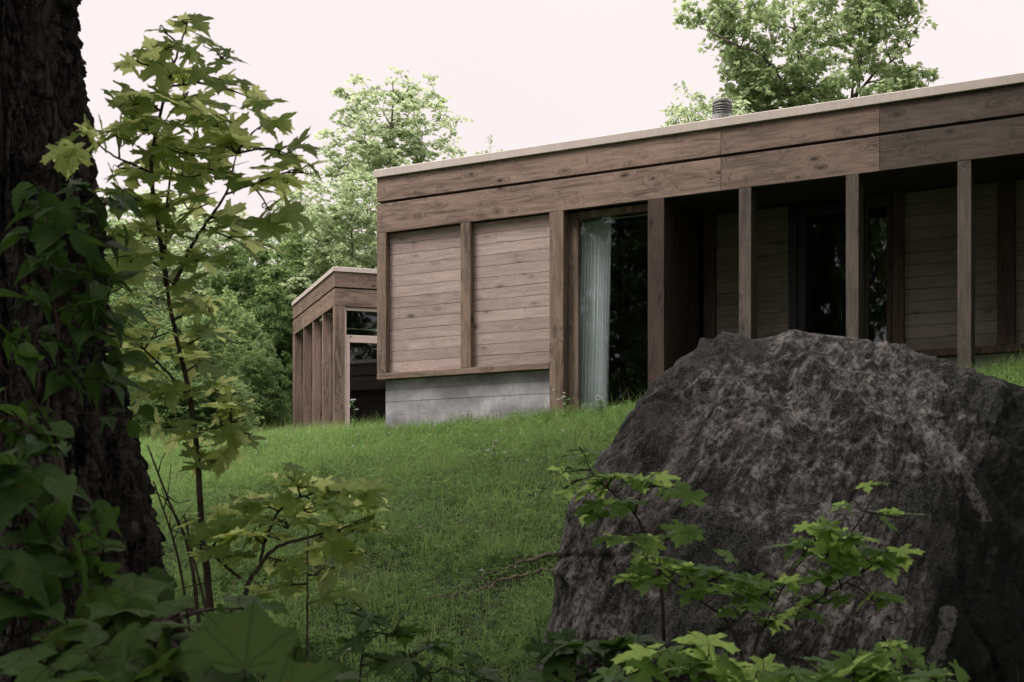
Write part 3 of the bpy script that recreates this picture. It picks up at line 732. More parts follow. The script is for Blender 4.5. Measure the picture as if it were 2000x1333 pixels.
# ------------------------------------------------------------------ trees
SIMPLE = np.array([(0, 0), (.30, -.08), (.28, .12), (.62, .38), (.26, .42), (.24, .72), (0, 1.05), (-.24, .72), (-.26, .42), (-.62, .38), (-.28, .12), (-.30, -.08)])
NARROW = np.array([(0, 0), (.2, .25), (.18, .6), (0, 1.1), (-.18, .6), (-.2, .25)])
def prisms(A, B, ra, rb, n=5):
    t = B - A; L = np.linalg.norm(t, axis=1)[:, None] + 1e-9; t = t / L
    ref = np.where(np.abs(t[:, 2:3]) < .9, np.array([[0, 0, 1.]]), np.array([[1., 0, 0]]))
    a = np.cross(t, ref); a /= np.linalg.norm(a, axis=1)[:, None]; b = np.cross(t, a)
    th = np.arange(n) / n * 2 * np.pi; c = np.cos(th)[None, :, None]; s = np.sin(th)[None, :, None]
    ring = a[:, None] * c + b[:, None] * s
    V = np.concatenate([A[:, None] - .3 * ra[:, None, None] * t[:, None] + ring * ra[:, None, None], B[:, None] + ring * rb[:, None, None]], 1)
    k = np.arange(n); q = np.stack([k, (k + 1) % n, n + (k + 1) % n, n + k], 1)
    return V.reshape(-1, 3), (q[None] + (np.arange(len(A)) * 2 * n)[:, None, None]).reshape(-1, 4)

def tree_meshes(seed, trunks, env, ntip, nleaf, spray, lsize, rtip=.006, flat_=.4, shape=SIMPLE, lean=.0, bend=.25, up=.15):
    """trunks: list of polylines; env: list of ellipsoids (cx,cy,cz,rx,ry,rz,weight)"""
    rr = np.random.default_rng(seed)
    pos = []; par = []; istr = []
    for pl in trunks:
        c = catmull(pl, 7); c[1:] += np.cumsum(rr.normal(0, .02, (len(c) - 1, 3)), 0)
        for i, q in enumerate(c): par.append(-1 if i == 0 else len(pos) - 1); pos.append(q)
    env = np.array(env, float); wts = env[:, 6] / env[:, 6].sum()
    tips = []
    for k in rr.choice(len(env), ntip, p=wts):
        d = rr.normal(size=3); d /= np.linalg.norm(d); r = rr.random() ** .42
        tips.append(env[k, :3] + env[k, 3:6] * d * r)
    tips = np.array(tips)
    # clumping: drop tips where a slow noise is low, to open gaps
    nz = perlin(tips * (1.1 / max(1., spray * 2)) + seed * 3.3); tips = tips[nz > np.quantile(nz, .22)]
    P_ = np.array(pos); dd = ((tips[:, None, :2] - P_[None, :, :2]) ** 2).sum(2).min(1)
    tips = tips[np.argsort(dd)]
    buf = np.zeros((len(pos) + len(tips) * 9, 3)); buf[:len(pos)] = pos; n = len(pos)
    for t in tips:
        q = buf[:n]; v = t - q; dist = np.linalg.norm(v, axis=1)
        cost = dist + .9 * np.maximum(0, -v[:, 2] + up * dist)
        j = int(np.argmin(cost)); a = q[j].copy(); Ld = dist[j]; m = int(min(8, max(1, Ld / .35)))
        for k in range(1, m + 1):
            f = k / m; p_ = a + (t - a) * f
            if k < m: p_ = p_ + rr.normal(0, bend * .12 * Ld / m ** .5, 3) + [0, 0, .1 * Ld * math.sin(f * math.pi) * rr.uniform(-.3, 1)]
            buf[n] = p_; par.append(j if k == 1 else n - 1); n += 1
    pos = buf[:n]; par = np.array(par)
    cntd = np.zeros(n); kids = np.bincount(par[par >= 0], minlength=n); cntd[kids == 0] = 1
    for i in range(n - 1, -1, -1):
        if par[i] >= 0: cntd[par[i]] += cntd[i]
    rad = rtip * np.maximum(cntd, 1) ** .52
    i = np.where(par >= 0)[0]
    V, Q = prisms(pos[par[i]], pos[i], rad[par[i]] * .98, rad[i], 6)
    wood_ = npmesh('trunk', V, [Q], True)
    # foliage: flattened drooping sprays at the ends of the branches
    tp = tips; nl = len(tp) * nleaf
    rep = np.repeat(np.arange(len(tp)), nleaf)
    sc = rr.uniform(.6, 1.35, len(tp))[rep] * spray
    d = rr.normal(size=(nl, 3)); d /= np.linalg.norm(d, axis=1)[:, None]; d *= (rr.random(nl) ** .5)[:, None]
    off = d * np.stack([sc, sc, sc * flat_], 1)
    tilt = rr.normal(0, .25, (len(tp), 2))[rep]; off[:, 2] += off[:, 0] * tilt[:, 0] + off[:, 1] * tilt[:, 1] - .25 * (off[:, 0] ** 2 + off[:, 1] ** 2) / spray
    c = tp[rep] + off
    dirs = np.stack([off[:, 0], off[:, 1], -.35 * spray * np.ones(nl)], 1) + rr.normal(0, .35 * spray, (nl, 3))
    nrm = np.array([0, 0, 1.]) + rr.normal(0, .5, (nl, 3))
    x, y, z = frames(dirs, nrm); s = lsize * rr.uniform(.6, 1.2, nl)
    sh = shape - [0, .5]
    W = c[:, None] + s[:, None, None] * (sh[None, :, :1] * x[:, None] + sh[None, :, 1:] * y[:, None] + (-.35 * (sh[None, :, :1] ** 2 + sh[None, :, 1:] ** 2) * rr.uniform(-.3, 1, nl)[:, None, None]) * z[:, None])
    k = len(sh)
    rn = np.clip(rr.random(len(tp))[rep] * .5 + rr.random(nl) * .5, 0, 1)
    fol = npmesh('crown', W.reshape(-1, 3), [(np.arange(nl)[:, None] * k + np.arange(k))], False, np.repeat(rn, k))
    return wood_, fol

def tree(name, meshes, loc, rz, sc, label, crown='crown_mid', group=None, cat='tree', bark_='bark_far'):
    e = empty(name, loc, rz); e.scale = sc if not np.isscalar(sc) else (sc, sc, sc); tag(e, label, cat, group)
    t = obj('trunk', meshes[0], e); c = obj('crown', meshes[1], e)
    # material on the object, so copies may share mesh data
    for o, mm in ((t, M[bark_]), (c, M[crown])):
        if not o.data.materials: o.data.materials.append(None)
        o.material_slots[0].link = 'OBJECT'; o.material_slots[0].material = mm
    return e

def tops(x, y, d): q = P(x, y, d); return q

A_ = lambda *a: np.array(a, float)
PR = {}
# rounded maple, 13 m, crown 5 m wide
PR['round'] = tree_meshes(1, [[A_(0, 0, -1), A_(.1, 0, 4), A_(-.1, .1, 8), A_(0, 0, 12.2)], [A_(.05, 0, 5), A_(.7, .2, 8), A_(.9, .1, 11)]],
    [(0, 0, 10.6, 1.9, 1.9, 2.6, 1), (0, 0, 7.8, 2.7, 2.6, 2.2, 1.1), (-.3, 0, 5, 2.5, 2.5, 1.8, .7)], 760, 28, .34, .13)
# bushy to the ground
PR['bushy'] = tree_meshes(2, [[A_(0, 0, -1), A_(.2, 0, 3), A_(0, .2, 6.5)], [A_(0, 0, .5), A_(1, .4, 3), A_(1.6, .5, 4.6)], [A_(0, 0, .4), A_(-1, .2, 2.6), A_(-1.7, 0, 4)]],
    [(0, 0, 4.6, 2.5, 2.3, 2.6, 1), (.4, 0, 2.2, 3.2, 2.6, 2.2, 1), (-1, 0, 1.6, 2.6, 2.4, 1.8, .7)], 720, 46, .44, .15)
# airy with visible limbs
PR['airy'] = tree_meshes(3, [[A_(0, 0, -1), A_(-.1, 0, 4), A_(.2, 0, 8), A_(.1, 0, 12.6)], [A_(0, 0, 4.4), A_(1.4, 0, 6.4), A_(2.4, 0, 7.6)], [A_(0, 0, 5.2), A_(-1.4, .3, 7), A_(-2.3, .2, 8.6)]],
    [(0, 0, 10.2, 2.2, 2.2, 2.8, 1), (0, 0, 6.8, 3.1, 2.7, 2.4, .9)], 420, 38, .40, .15, bend=.4)
# pointed, drooping narrow leaves
PR['narrow'] = tree_meshes(4, [[A_(0, 0, -1), A_(0, 0, 4), A_(.1, 0, 7.2)]], [(0, 0, 6.5, 1.5, 1.5, 3.2, 1), (0, 0, 3.2, 2.2, 2.2, 2.4, 1)], 420, 34, .36, .17, shape=NARROW, up=.3)
# unseen tree added to block light, bare below, crown high and to one side
PR['high'] = tree_meshes(8, [[A_(0, 0, -1), A_(.1, 0, 5), A_(-.4, 0, 10), A_(-1.2, 0, 15)], [A_(0, 0, 8), A_(-1.5, .5, 11), A_(-3.5, .8, 12.5)], [A_(0, 0, 9), A_(1.2, -.6, 12), A_(1.6, -1, 14)]],
    [(-.6, 0, 15, 3.8, 3.6, 2.6, 1), (-2.8, .3, 12.6, 3.2, 3.2, 1.8, .9)], 620, 40, .55, .19)
# the two-trunked maple over the roof
def over(): 
    d = 30.0; o = P(1620, 1045, d); o[2] = EYE + 1.5
    L = lambda x, y, dd=0: P(x, y, d + dd) - o
    tr = [[A_(-.1, 0, -1), L(1640, 500), L(1600, 260), L(1580, 130), L(1566, -20), L(1590, -200)], [L(1640, 500) + [0, .1, 0], L(1652, 260, .2), L(1660, 120, .3), L(1652, 0, .3), L(1670, -200, .2)],
          [L(1600, 260), L(1500, 120, -.5), L(1420, 80, -.8), L(1345, 40, -.6)], [L(1655, 200), L(1720, 140, .6), L(1790, 90, .6)], [L(1596, 230), L(1530, 190, .3), L(1490, 150, .5)], [L(1580, 130), L(1500, 20, .5), L(1430, -60, .5)]]
    en = []
    for (x, y, rx, ry, wt) in [(1600, 60, 120, 110, 1.2), (1440, 60, 110, 70, .9), (1380, 30, 70, 50, .3), (1720, 60, 90, 80, .9), (1760, 150, 70, 40, .45), (1560, 180, 130, 60, 1.), (1650, 200, 120, 50, .8), (1460, 190, 60, 50, .4), (1450, 120, 70, 30, .35), (1480, 175, 90, 45, .5), (1600, -120, 210, 110, 1.2), (1740, -20, 80, 60, .5), (1800, 145, 30, 16, .12)]:
        c = L(x, y); k = d / F; en.append((c[0], c[1], c[2], rx * k, .9 * (rx * k) + .3, ry * k, wt))
    return o, tree_meshes(5, tr, en, 900, 22, .27, .115, .005, bend=.3)
oo, mm_ = over(); MAIN = tree('maple_tree', mm_, tuple(oo), 0, 1, 'tall two-trunked maple rising over the roof at upper right', 'crown_mid')

def put(px, topy, d, kind, width, label, crown, rz=0., hgt=None, cat='tree', name='maple_tree', group=None, gz=None):
    """crown top at the pixel topy, standing on the ground at depth d"""
    HT = {'round': (13.2, 5.4), 'bushy': (7.2, 6.6), 'airy': (13., 6.4), 'narrow': (9.8, 4.4)}[kind]
    q = P(px, topy, d); g = float(H(q[0], q[1])) if gz is None else gz
    h = q[2] - g; sx = width / F * d / HT[1]; sz = h / HT[0]
    return tree(name, PR[kind], (q[0], q[1], g), rz, (sx, sx, sz), label, crown, group, cat)
wood_g = 'woodland trees behind the buildings'
put(768, 134, 44, 'round', 400, 'tall rounded pale maple standing alone above the left end of the long roof', 'crown_pale', .5, group=wood_g)
put(690, 325, 40, 'airy', 300, 'airy maple with bare crooked limbs beside the corner of the long house', 'crown_pale', 2.1, group=wood_g)
put(1380, 150, 27, 'narrow', 320, 'pale narrow-leaved tree behind the roof vent', 'crown_pale', 1., name='willow_tree')
put(965, 258, 42, 'narrow', 150, 'small treetop just clearing the roof right of the lone rounded maple', 'crown_pale', 2., name='willow_tree')
W_ = [ (610, 395, 42, 'round', 230, 'dense maple filling the gap above the roof of the angled building', 'crown_wood', 1.1),
       (520, 430, 43, 'bushy', 300, 'leafy maple left of the angled building, mid height', 'crown_wood', .3),
       (585, 350, 50, 'round', 170, 'farther treetop seen between the sapling tip and the lone maple', 'crown_pale', 2.9),
       (420, 400, 44, 'round', 300, 'pale maple behind the middle of the tall sapling', 'crown_pale', 3.6),
       (300, 360, 46, 'round', 320, 'pale maple behind the left side of the tall sapling', 'crown_pale', 4.4),
       (170, 400, 42, 'round', 300, 'woodland maple mostly hidden by the big trunk', 'crown_wood', 5.0),
       (650, 470, 44, 'bushy', 260, 'rounded maple directly behind the angled building roof', 'crown_wood', 1.9),
       (430, 560, 36, 'bushy', 250, 'shadowed maple left of the fins, its tiers drooping', 'crown_wood', 2.2),
       (380, 600, 30, 'bushy', 240, 'dark bushy tree between sapling stem and angled building', 'crown_dark', .9),
       (497, 655, 33, 'bushy', 150, 'low leafy tree touching the left edge of the angled building', 'crown_dark', 4.0),
       (400, 720, 27, 'bushy', 200, 'lowest dark shrub-like tree at the edge of the meadow', 'crown_dark', 3.1),
       (310, 690, 27, 'bushy', 220, 'dark bushy tree behind the sapling at the trunk edge', 'crown_dark', 5.3),
       (540, 560, 41, 'bushy', 200, 'green maple just left of the angled building roof corner', 'crown_dark', 5.9),
       (230, 560, 34, 'bushy', 300, 'dark woodland tree behind the big trunk', 'crown_dark', 1.4),
       (60, 480, 38, 'round', 320, 'woodland tree at the far left behind the trunk', 'crown_dark', 2.7),
       (-150, 420, 40, 'round', 340, 'woodland tree beyond the left frame edge', 'crown_dark', .2) ]
for (px, ty, d, kd, wd, lb, cr, rz) in W_: put(px, ty, d, kd, wd, lb, cr, rz, group=wood_g)
# deep wood behind, one dark mass of small trees in the gaps
for i, (px, d) in enumerate([(640, 56), (540, 54), (440, 52), (350, 55), (250, 54), (150, 56)]):
    put(px, 470 + 25 * (i % 2), d, 'bushy', 300, 'farthest dim tree of the wood, %s' % ['behind the angled building roof', 'left of the angled building roof', 'behind the middle of the meadow edge', 'behind the tall sapling stem', 'behind the right edge of the trunk', 'wholly behind the trunk'][i], 'crown_dark', i * 1.1, group=wood_g)
# unseen trees added to shade foreground and right side, and to show in panes
sh_g = 'added unseen shade trees round the viewpoint'
SH = [(-8.8, 4.6, 16, 1, 'h', 3.1), (-8.0, 7.2, 16.5, 1, 'h', 3.1), (-5.4, -0.6, 16, 1, 'h', 3.0), (-7.6, 9.6, 16, 1, 'h', 3.4), (7.4, 11.6, 17, 1, 'h', .2), (7.0, 7.5, 17, 1, 'h', -.2), (5.2, 3.2, 16, 1, 'h', -.7), (5.5, -.5, 17, 1, 'h', -1.2), (-2.0, -2.6, 17, 1, 'h', 4.2), (1.8, -3, 16, 1, 'h', 5.0), (9.8, 15.5, 16, 1, 'h', .5), (-10.5, 9.5, 15, 2.6, 'r', 0), (-14, 5, 16, 3.0, 'r', 1), (-17, 10, 16, 3.2, 'r', 2), (-18, 1, 17, 3.4, 'b', 3), (-11.8, 2.6, 15, 2.6, 'b', 4), (-22, 6, 18, 3.6, 'r', 5), (-13, -3, 15, 3.2, 'r', 6), (-24, -3, 18, 3.6, 'b', 7), (9.0, 1.5, 14, 3.0, 'r', 8), (5.9, 6.8, 8.5, 2.0, 'b', 9), (8.6, 9.5, 12, 2.6, 'b', 10), (12, 6, 14, 3.2, 'r', 11), (13, 12, 14, 3.2, 'b', 12), (-14, -12, 17, 3.6, 'r', 13), (12, -6, 16, 3.4, 'r', 14), (-5, -9, 14, 3.0, 'b', 15), (4, -9, 14, 3.0, 'b', 16)]
for i, (x, y, h, r, kd, rz) in enumerate(SH):
    g = float(H(x, y)); s = 1. if kd == 'h' else r / (2.4 if kd == 'r' else 3.2)
    tree('maple_tree', PR[{'r': 'round', 'b': 'bushy', 'h': 'high'}[kd]], (x, y, g), rz, (s, s, h / {'r': 13.2, 'b': 7.2, 'h': 17.}[kd]), 'tall leafy maple, unseen, added round the viewpoint for shade and reflections', 'crown_dark', sh_g)

_c = P(1640, 1130, 6.3); _b = float(H(_c[0], _c[1])); _k = 5.75 / F
ROCK_STREAKS = [((a - CX) * _k - _c[0], EYE + (HY - b) * _k - _b, (c_ - CX) * _k - _c[0], EYE + (HY - d) * _k - _b, w_) for (a, b, c_, d, w_) in ((1822, 850, 1850, 900, .075), (1852, 905, 1898, 1012, .03), (1800, 1190, 1765, 1270, .035)  )]
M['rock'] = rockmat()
def boulder():
    D0 = 6.3
    sil = [(1010, 1480), (1045, 1333), (1058, 1260), (1076, 1200), (1086, 1135), (1098, 1060), (1114, 990), (1148, 945), (1198, 878), (1238, 818), (1282, 760), (1325, 712), (1368, 680), (1420, 661), (1475, 664), (1520, 657), (1562, 652), (1622, 656), (1700, 668), (1782, 691), (1862, 718), (1922, 740), (1985, 757), (2040, 770), (2140, 812), (2240, 890), (2310, 1000), (2350, 1150), (2370, 1350), (2340, 1500), (2100, 1560), (1600, 1580), (1200, 1560)]
    C = np.array([1640., 1130.])
    s = np.array(sil, float) - C; ang = np.unwrap(np.arctan2(s[:, 1], s[:, 0])); rad = np.hypot(s[:, 0], s[:, 1])
    o = np.argsort(ang); ang, rad = ang[o], rad[o]
    n = 900; m = 260
    T = np.linspace(0, 2 * np.pi, n, endpoint=False) + ang[0]
    Rr = np.interp(T, np.concatenate([ang, [ang[0] + 2 * np.pi]]), np.concatenate([rad, [rad[0]]]))
    k = D0 / F
    # silhouette ring, metres in the plane y = D0
    SX, SZ = Rr * np.cos(T) * k, -Rr * np.sin(T) * k
    c = P(C[0], C[1], D0)
    # front half and back half: depth profile
    def half(sign, depth):
        rho = np.sin(np.linspace(0, np.pi / 2, m)) ** .9
        prof = (1 - rho ** 2.6) ** .62
        X = rho[:, None] * SX; Zz = rho[:, None] * SZ
        # leaning facets: the middle-left face looks left and up, the right face falls away into an overhang
        fac = 1.0 + .10 * np.cos(T - 3.6)[None] * rho[:, None]
        Yv = sign * depth * prof[:, None] * fac
        if sign < 0:
            ridge = np.clip((X - .30 - .25 * (Zz)) / 1.4, 0, 1); Yv += .95 * ridge ** .9 * prof[:, None] * (1 - .35 * np.clip(Zz + .3, 0, 1))
            Yv += .38 * np.clip(Zz, -.2, 2) * prof[:, None]      # the face leans back toward the top
            Yv -= .12 * np.clip(-Zz, 0, 1) * prof[:, None]
        if sign < 0:
            f_ = (D0 + Yv) / D0; X = (c[0] + X) * f_ - c[0]; Zz = (c[2] - EYE + Zz) * f_ - (c[2] - EYE)
        return np.stack([X, Yv, Zz], -1)
    A = half(-1, 1.05); B = half(1, 1.2)[:-1][::-1]
    G = np.concatenate([A, B]); mm = len(G)
    G = G + c
    # displacement along a rough normal, large forms then flutes
    nrm = (G - c) * np.array([.6, 1.2, .8]); nrm /= np.linalg.norm(nrm, axis=-1)[..., None] + 1e-6
    q = G.copy()
    big = fbm(q * np.array([.9, .9, .8]) + 3.1, 3) * .06
    # flutes run down the face, slanting a little
    sl_ = q[..., 0] - .42 * q[..., 2]
    wob = .35 * perlin(np.stack([q[..., 0] * 1.2, q[..., 1] * 1.2, q[..., 2] * 1.2], -1))
    fq = np.stack([(sl_ + wob) * 4.2, q[..., 1] * 2.0, q[..., 2] * .9], -1)
    fl = (ridged(fq, 5) - .8) * .042
    md = (ridged(np.stack([sl_ * 4.2, q[..., 1] * 4, q[..., 2] * 1.9], -1) + 9, 4) - .8) * .022
    pit = (ridged(np.stack([sl_ * 15, q[..., 1] * 15, q[..., 2] * 7], -1), 3) - .6) * .009 + fbm(q * 40, 2) * .005
    step = np.abs(perlin(np.stack([sl_ * 1.4, q[..., 1], q[..., 2] * 1.1 + 4], -1))); md -= .05 * np.exp(-(step / .02) ** 2) * .4     # cracks
    # the two scooped folds near the top
    def px(x, y): r_ = P(x, y, D0); return r_[0], r_[2]
    fold = np.zeros(G.shape[:2])
    for (x0, y0, x1, y1, wd, dp) in [(1488, 668, 1400, 760, .05, .05), (1560, 690, 1470, 715, .05, .07), (1640, 700, 1760, 745, .05, .08), (1240, 1150, 1130, 1330, .06, .06), (1380, 1000, 1600, 985, .05, .06), (1760, 850, 1900, 1020, .05, .05)]:
        ax_, az = px(x0, y0); bx, bz = px(x1, y1); vx, vz = bx - ax_, bz - az; L2 = vx * vx + vz * vz
        t = np.clip(((q[..., 0] - ax_) * vx + (q[..., 2] - az) * vz) / L2, 0, 1)
        dd = np.hypot(q[..., 0] - ax_ - t * vx, q[..., 2] - az - t * vz); fold -= dp * np.exp(-(dd / wd) ** 2) * (q[..., 1] < D0 + .1)
    edge = 1 - .85 * np.exp(-((np.arange(mm) - (m - 1)) / 34.) ** 2)[:, None]
    G = G + nrm * ((big * edge) + (fl + md + pit + fold) * (1 - 1.1 * (1 - edge)))[..., None]
    V = G.reshape(-1, 3); i = np.arange(mm - 1)[:, None] * n + np.arange(n)[None]; j = np.arange(mm - 1)[:, None] * n + (np.arange(n)[None] + 1) % n
    base = np.array([c[0], c[1], float(H(c[0], c[1]))])
    me = npmesh('boulder', V - base, [np.stack([i, i + n, j + n, j], -1).reshape(-1, 4)], True)
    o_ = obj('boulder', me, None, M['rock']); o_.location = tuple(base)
    tag(o_, 'huge rough lichen-streaked boulder in the right foreground, hiding the foot of the house', 'boulder')
boulder()
# a small stone lip at its left foot

# ------------------------------------------------------------------ the big trunk at the left
def big_trunk():
    d0 = 5.0; rows = []
    prof = [(-1300, -40, 150), (-600, -30, 158), (-200, -24, 164), (0, -20, 170), (100, -16, 172), (200, -10, 178), (370, 0, 188), (575, 8, 202), (700, 16, 212), (830, 26, 226), (900, 36, 240), (1000, 44, 256), (1130, 52, 278), (1300, 54, 318), (1450, 52, 380), (1640, 50, 480)]
    ys = np.array([p[0] for p in prof], float); xc = np.array([p[1] for p in prof], float); rp_ = np.array([p[2] for p in prof], float) - 30
    zt = EYE + (HY - ys) / F * d0
    zz = np.concatenate([np.linspace(zt[-1], EYE + 2.3, 900), np.linspace(EYE + 2.32, zt[0], 120)]); n = 620
    o = np.argsort(zt); cx = np.interp(zz, zt[o], ((xc - CX) / F * d0)[o]); rr_ = np.interp(zz, zt[o], (rp_ / F * d0)[o])
    th = np.arange(n) / n * 2 * np.pi; T, Zg = np.meshgrid(th, zz); Rg = np.repeat(rr_[:, None], n, 1)
    ct, st_ = np.cos(T), np.sin(T)
    low = fbm(np.stack([ct * 1.1, st_ * 1.1, Zg * .5], -1), 3) * .05
    root = np.clip((zt[-1] + 1.0 - Zg) / 1.0, 0, 1) ** 1.6 * (.10 * np.cos(T * 5 + .7))
    wv = fbm(np.stack([ct * 1.5, st_ * 1.5, Zg * 1.7], -1), 3) * .22
    q = np.stack([ct * 3.3 + wv, st_ * 3.3 + wv, Zg * .8], -1)
    fur = np.abs(perlin(q * np.array([1.5, 1.5, 2.2]))); q2 = np.stack([ct * 9 + wv * 3, st_ * 9 + wv * 3, Zg * 3.4], -1); fur2 = np.abs(perlin(q2)); q3 = np.stack([ct * 20 + wv * 4, st_ * 20, Zg * 9], -1); fur3 = np.abs(perlin(q3))
    ph = perlin(np.stack([ct * 7, st_ * 7, Zg * 1.3], -1)) * 2.2; saw = np.mod(Zg * 6.5 + ph * 1.7 + np.sin(T * 9) * .6, 1.)      # shaggy plates stand off at their lower ends
    fine = fbm(np.stack([ct * 34, st_ * 34, Zg * 18], -1), 4); plate = fine
    disp = .045 * np.minimum(fur * 3.4, 1.) + .034 * np.minimum(fur2 * 3.2, 1.) * (1 - .35 * saw) + .014 * np.minimum(fur3 * 3, 1) + .016 * (1 - saw) ** 2 + .012 * fine - .06
    knot = np.exp(-(((T - 4.95) / .16) ** 2 + ((Zg - (EYE + (HY - 45) / F * d0)) / .07) ** 2)); disp += .07 * knot * (1 + .5 * plate)
    # shaggy plates that stand off at their lower ends
    Rg = Rg + low + root + disp
    X = cx[:, None] + Rg * ct; Y = d0 + .1 + Rg * st_
    V = np.stack([X, Y, Zg], -1).reshape(-1, 3)
    i = np.arange(len(zz) - 1)[:, None] * n + np.arange(n)[None]; j = np.arange(len(zz) - 1)[:, None] * n + (np.arange(n)[None] + 1) % n
    Q = np.stack([i, j, j + n, i + n], -1).reshape(-1, 4)
    base = np.array([cx[0], d0 + .1, zz[0]])
    e = empty('old_maple_tree', tuple(base)); tag(e, 'massive dark furrowed tree trunk leaning along the left edge', 'tree')
    obj('trunk', npmesh('trunk', V - base, [Q], True), e, M['bark'])
    top = np.array([cx[-1], d0 + .1, zz[-1]])
    t0 = top - [0, 0, .3]
    tr = [[t0, t0 + [-.1, .1, 1.4], t0 + [.1, -.2, 3.4], t0 + [-.2, .1, 6.5]], [t0 + [0, 0, .6], t0 + [.7, -1.3, 2.3], t0 + [1.2, -2.6, 4.2]], [t0 + [0, 0, .9], t0 + [-1.2, .6, 2.6], t0 + [-2.2, 1., 4.6]]]
    env = [(t0[0] - .4, t0[1] - 3.2, t0[2] + 4.0, 3.2, 2.8, 2.2, 1), (t0[0] - 2.6, t0[1] - .8, t0[2] + 4.3, 2.8, 3.0, 2.3, .9)]
    w_, f_ = tree_meshes(71, tr, env, 170, 12, .5, .14, .011)
    limbs = obj('limbs', w_, None, M['bark']); crown = obj('crown', f_, None, M['crown_mid'])
    for o in (limbs, crown): o.parent = e; o.location = -base
big_trunk()

S3 = 4.5
sapling('maple_sapling', 'tall slender maple sapling with pale yellow-green leaves, in front of the big trunk', 'sapling',
    [([(414, 1330, 4.3), (410, 1170, 4.3), (394, 1040, 4.32), (386, 900, 4.36), (368, 760, 4.4), (340, 640, 4.42), (324, 540, 4.45), (326, 400, 4.5), (341, 300, 4.55)], .0125, .003),
     ([(326, 560, 4.44), (312, 460, 4.4), (296, 340, 4.4), (302, 265, 4.42), (328, 170, 4.45), (346, 105, 4.5), (366, 48, 4.52)], .009, .0025),
     ([(338, 560, 4.44), (380, 470, 4.4), (440, 380, 4.38), (462, 300, 4.4)], .007, .002),
     ([(440, 380, 4.38), (510, 355, 4.35)], .004, .002), ([(330, 170, 4.45), (385, 160, 4.5), (435, 118, 4.55)], .0035, .0015),
     ([(300, 340, 4.4), (215, 300, 4.3), (165, 255, 4.2)], .004, .002), ([(372, 780, 4.4), (300, 700, 4.35), (222, 640, 4.3)], .005, .002),
     ([(310, 520, 4.4), (270, 500, 4.3), (220, 505, 4.2)], .004, .002), ([(378, 850, 4.38), (440, 830, 4.3), (480, 820, 4.25)], .004, .002)],
    [(372, 40, 26, 10, 4.52, .05, 2, .12), (318, 62, 18, 8, 4.45, .05, 1, .115), (405, 85, 22, 12, 4.55, .1, 2, .115), (330, 105, 60, 18, 4.42, .12, 4, .13), (262, 120, 34, 14, 4.4, .1, 3, .115),
     (440, 112, 28, 22, 4.55, .1, 3, .11), (355, 150, 70, 16, 4.45, .15, 5, .125), (445, 160, 34, 20, 4.5, .12, 3, .12), (275, 195, 45, 22, 4.38, .12, 6, .12), (370, 200, 70, 22, 4.45, .2, 9, .12),
     (500, 195, 60, 16, 4.5, .15, 4, .115), (300, 245, 60, 20, 4.4, .2, 7, .12), (410, 245, 70, 22, 4.42, .2, 9, .12), (520, 240, 36, 22, 4.5, .1, 3, .115),
     (230, 270, 50, 25, 4.35, .15, 6, .12), (150, 262, 45, 12, 4.15, .08, 3, .12), (330, 290, 80, 24, 4.42, .2, 9, .125), (450, 290, 80, 26, 4.4, .2, 9, .125), (560, 300, 50, 30, 4.45, .12, 5, .12),
     (125, 310, 28, 16, 4.1, .06, 3, .13), (270, 330, 70, 24, 4.4, .2, 6, .125), (400, 340, 80, 26, 4.4, .2, 8, .13), (520, 350, 60, 28, 4.4, .15, 6, .14), (610, 340, 22, 26, 4.45, .06, 2, .12),
     (240, 390, 60, 24, 4.35, .15, 5, .13), (350, 400, 80, 28, 4.4, .2, 7, .14), (530, 420, 60, 30, 4.35, .12, 4, .16), (450, 440, 60, 26, 4.4, .15, 4, .14), (300, 450, 80, 24, 4.38, .2, 6, .13),
     (390, 500, 60, 30, 4.4, .15, 5, .15), (250, 520, 60, 26, 4.3, .15, 6, .13), (480, 480, 40, 26, 4.38, .1, 2, .15), (340, 560, 60, 26, 4.4, .15, 5, .13), (260, 600, 60, 26, 4.35, .15, 5, .13),
     (390, 600, 50, 24, 4.38, .12, 4, .12), (300, 660, 70, 24, 4.35, .15, 6, .13), (410, 650, 30, 18, 4.35, .1, 3, .13), (270, 720, 60, 24, 4.3, .15, 5, .13), (390, 710, 40, 20, 4.35, .12, 4, .13),
     (420, 760, 36, 14, 4.32, .1, 3, .13), (320, 770, 60, 22, 4.35, .15, 5, .13), (450, 800, 46, 14, 4.28, .1, 5, .13), (470, 855, 50, 20, 4.28, .12, 7, .13), (380, 870, 50, 20, 4.35, .1, 4, .12), (330, 830, 50, 18, 4.35, .15, 3, .13),
     (420, 905, 50, 14, 4.3, .12, 5, .12)],
    'leaf_maple', 'maple', seed=11, face=.38, dens=1.25, lsz=.80)
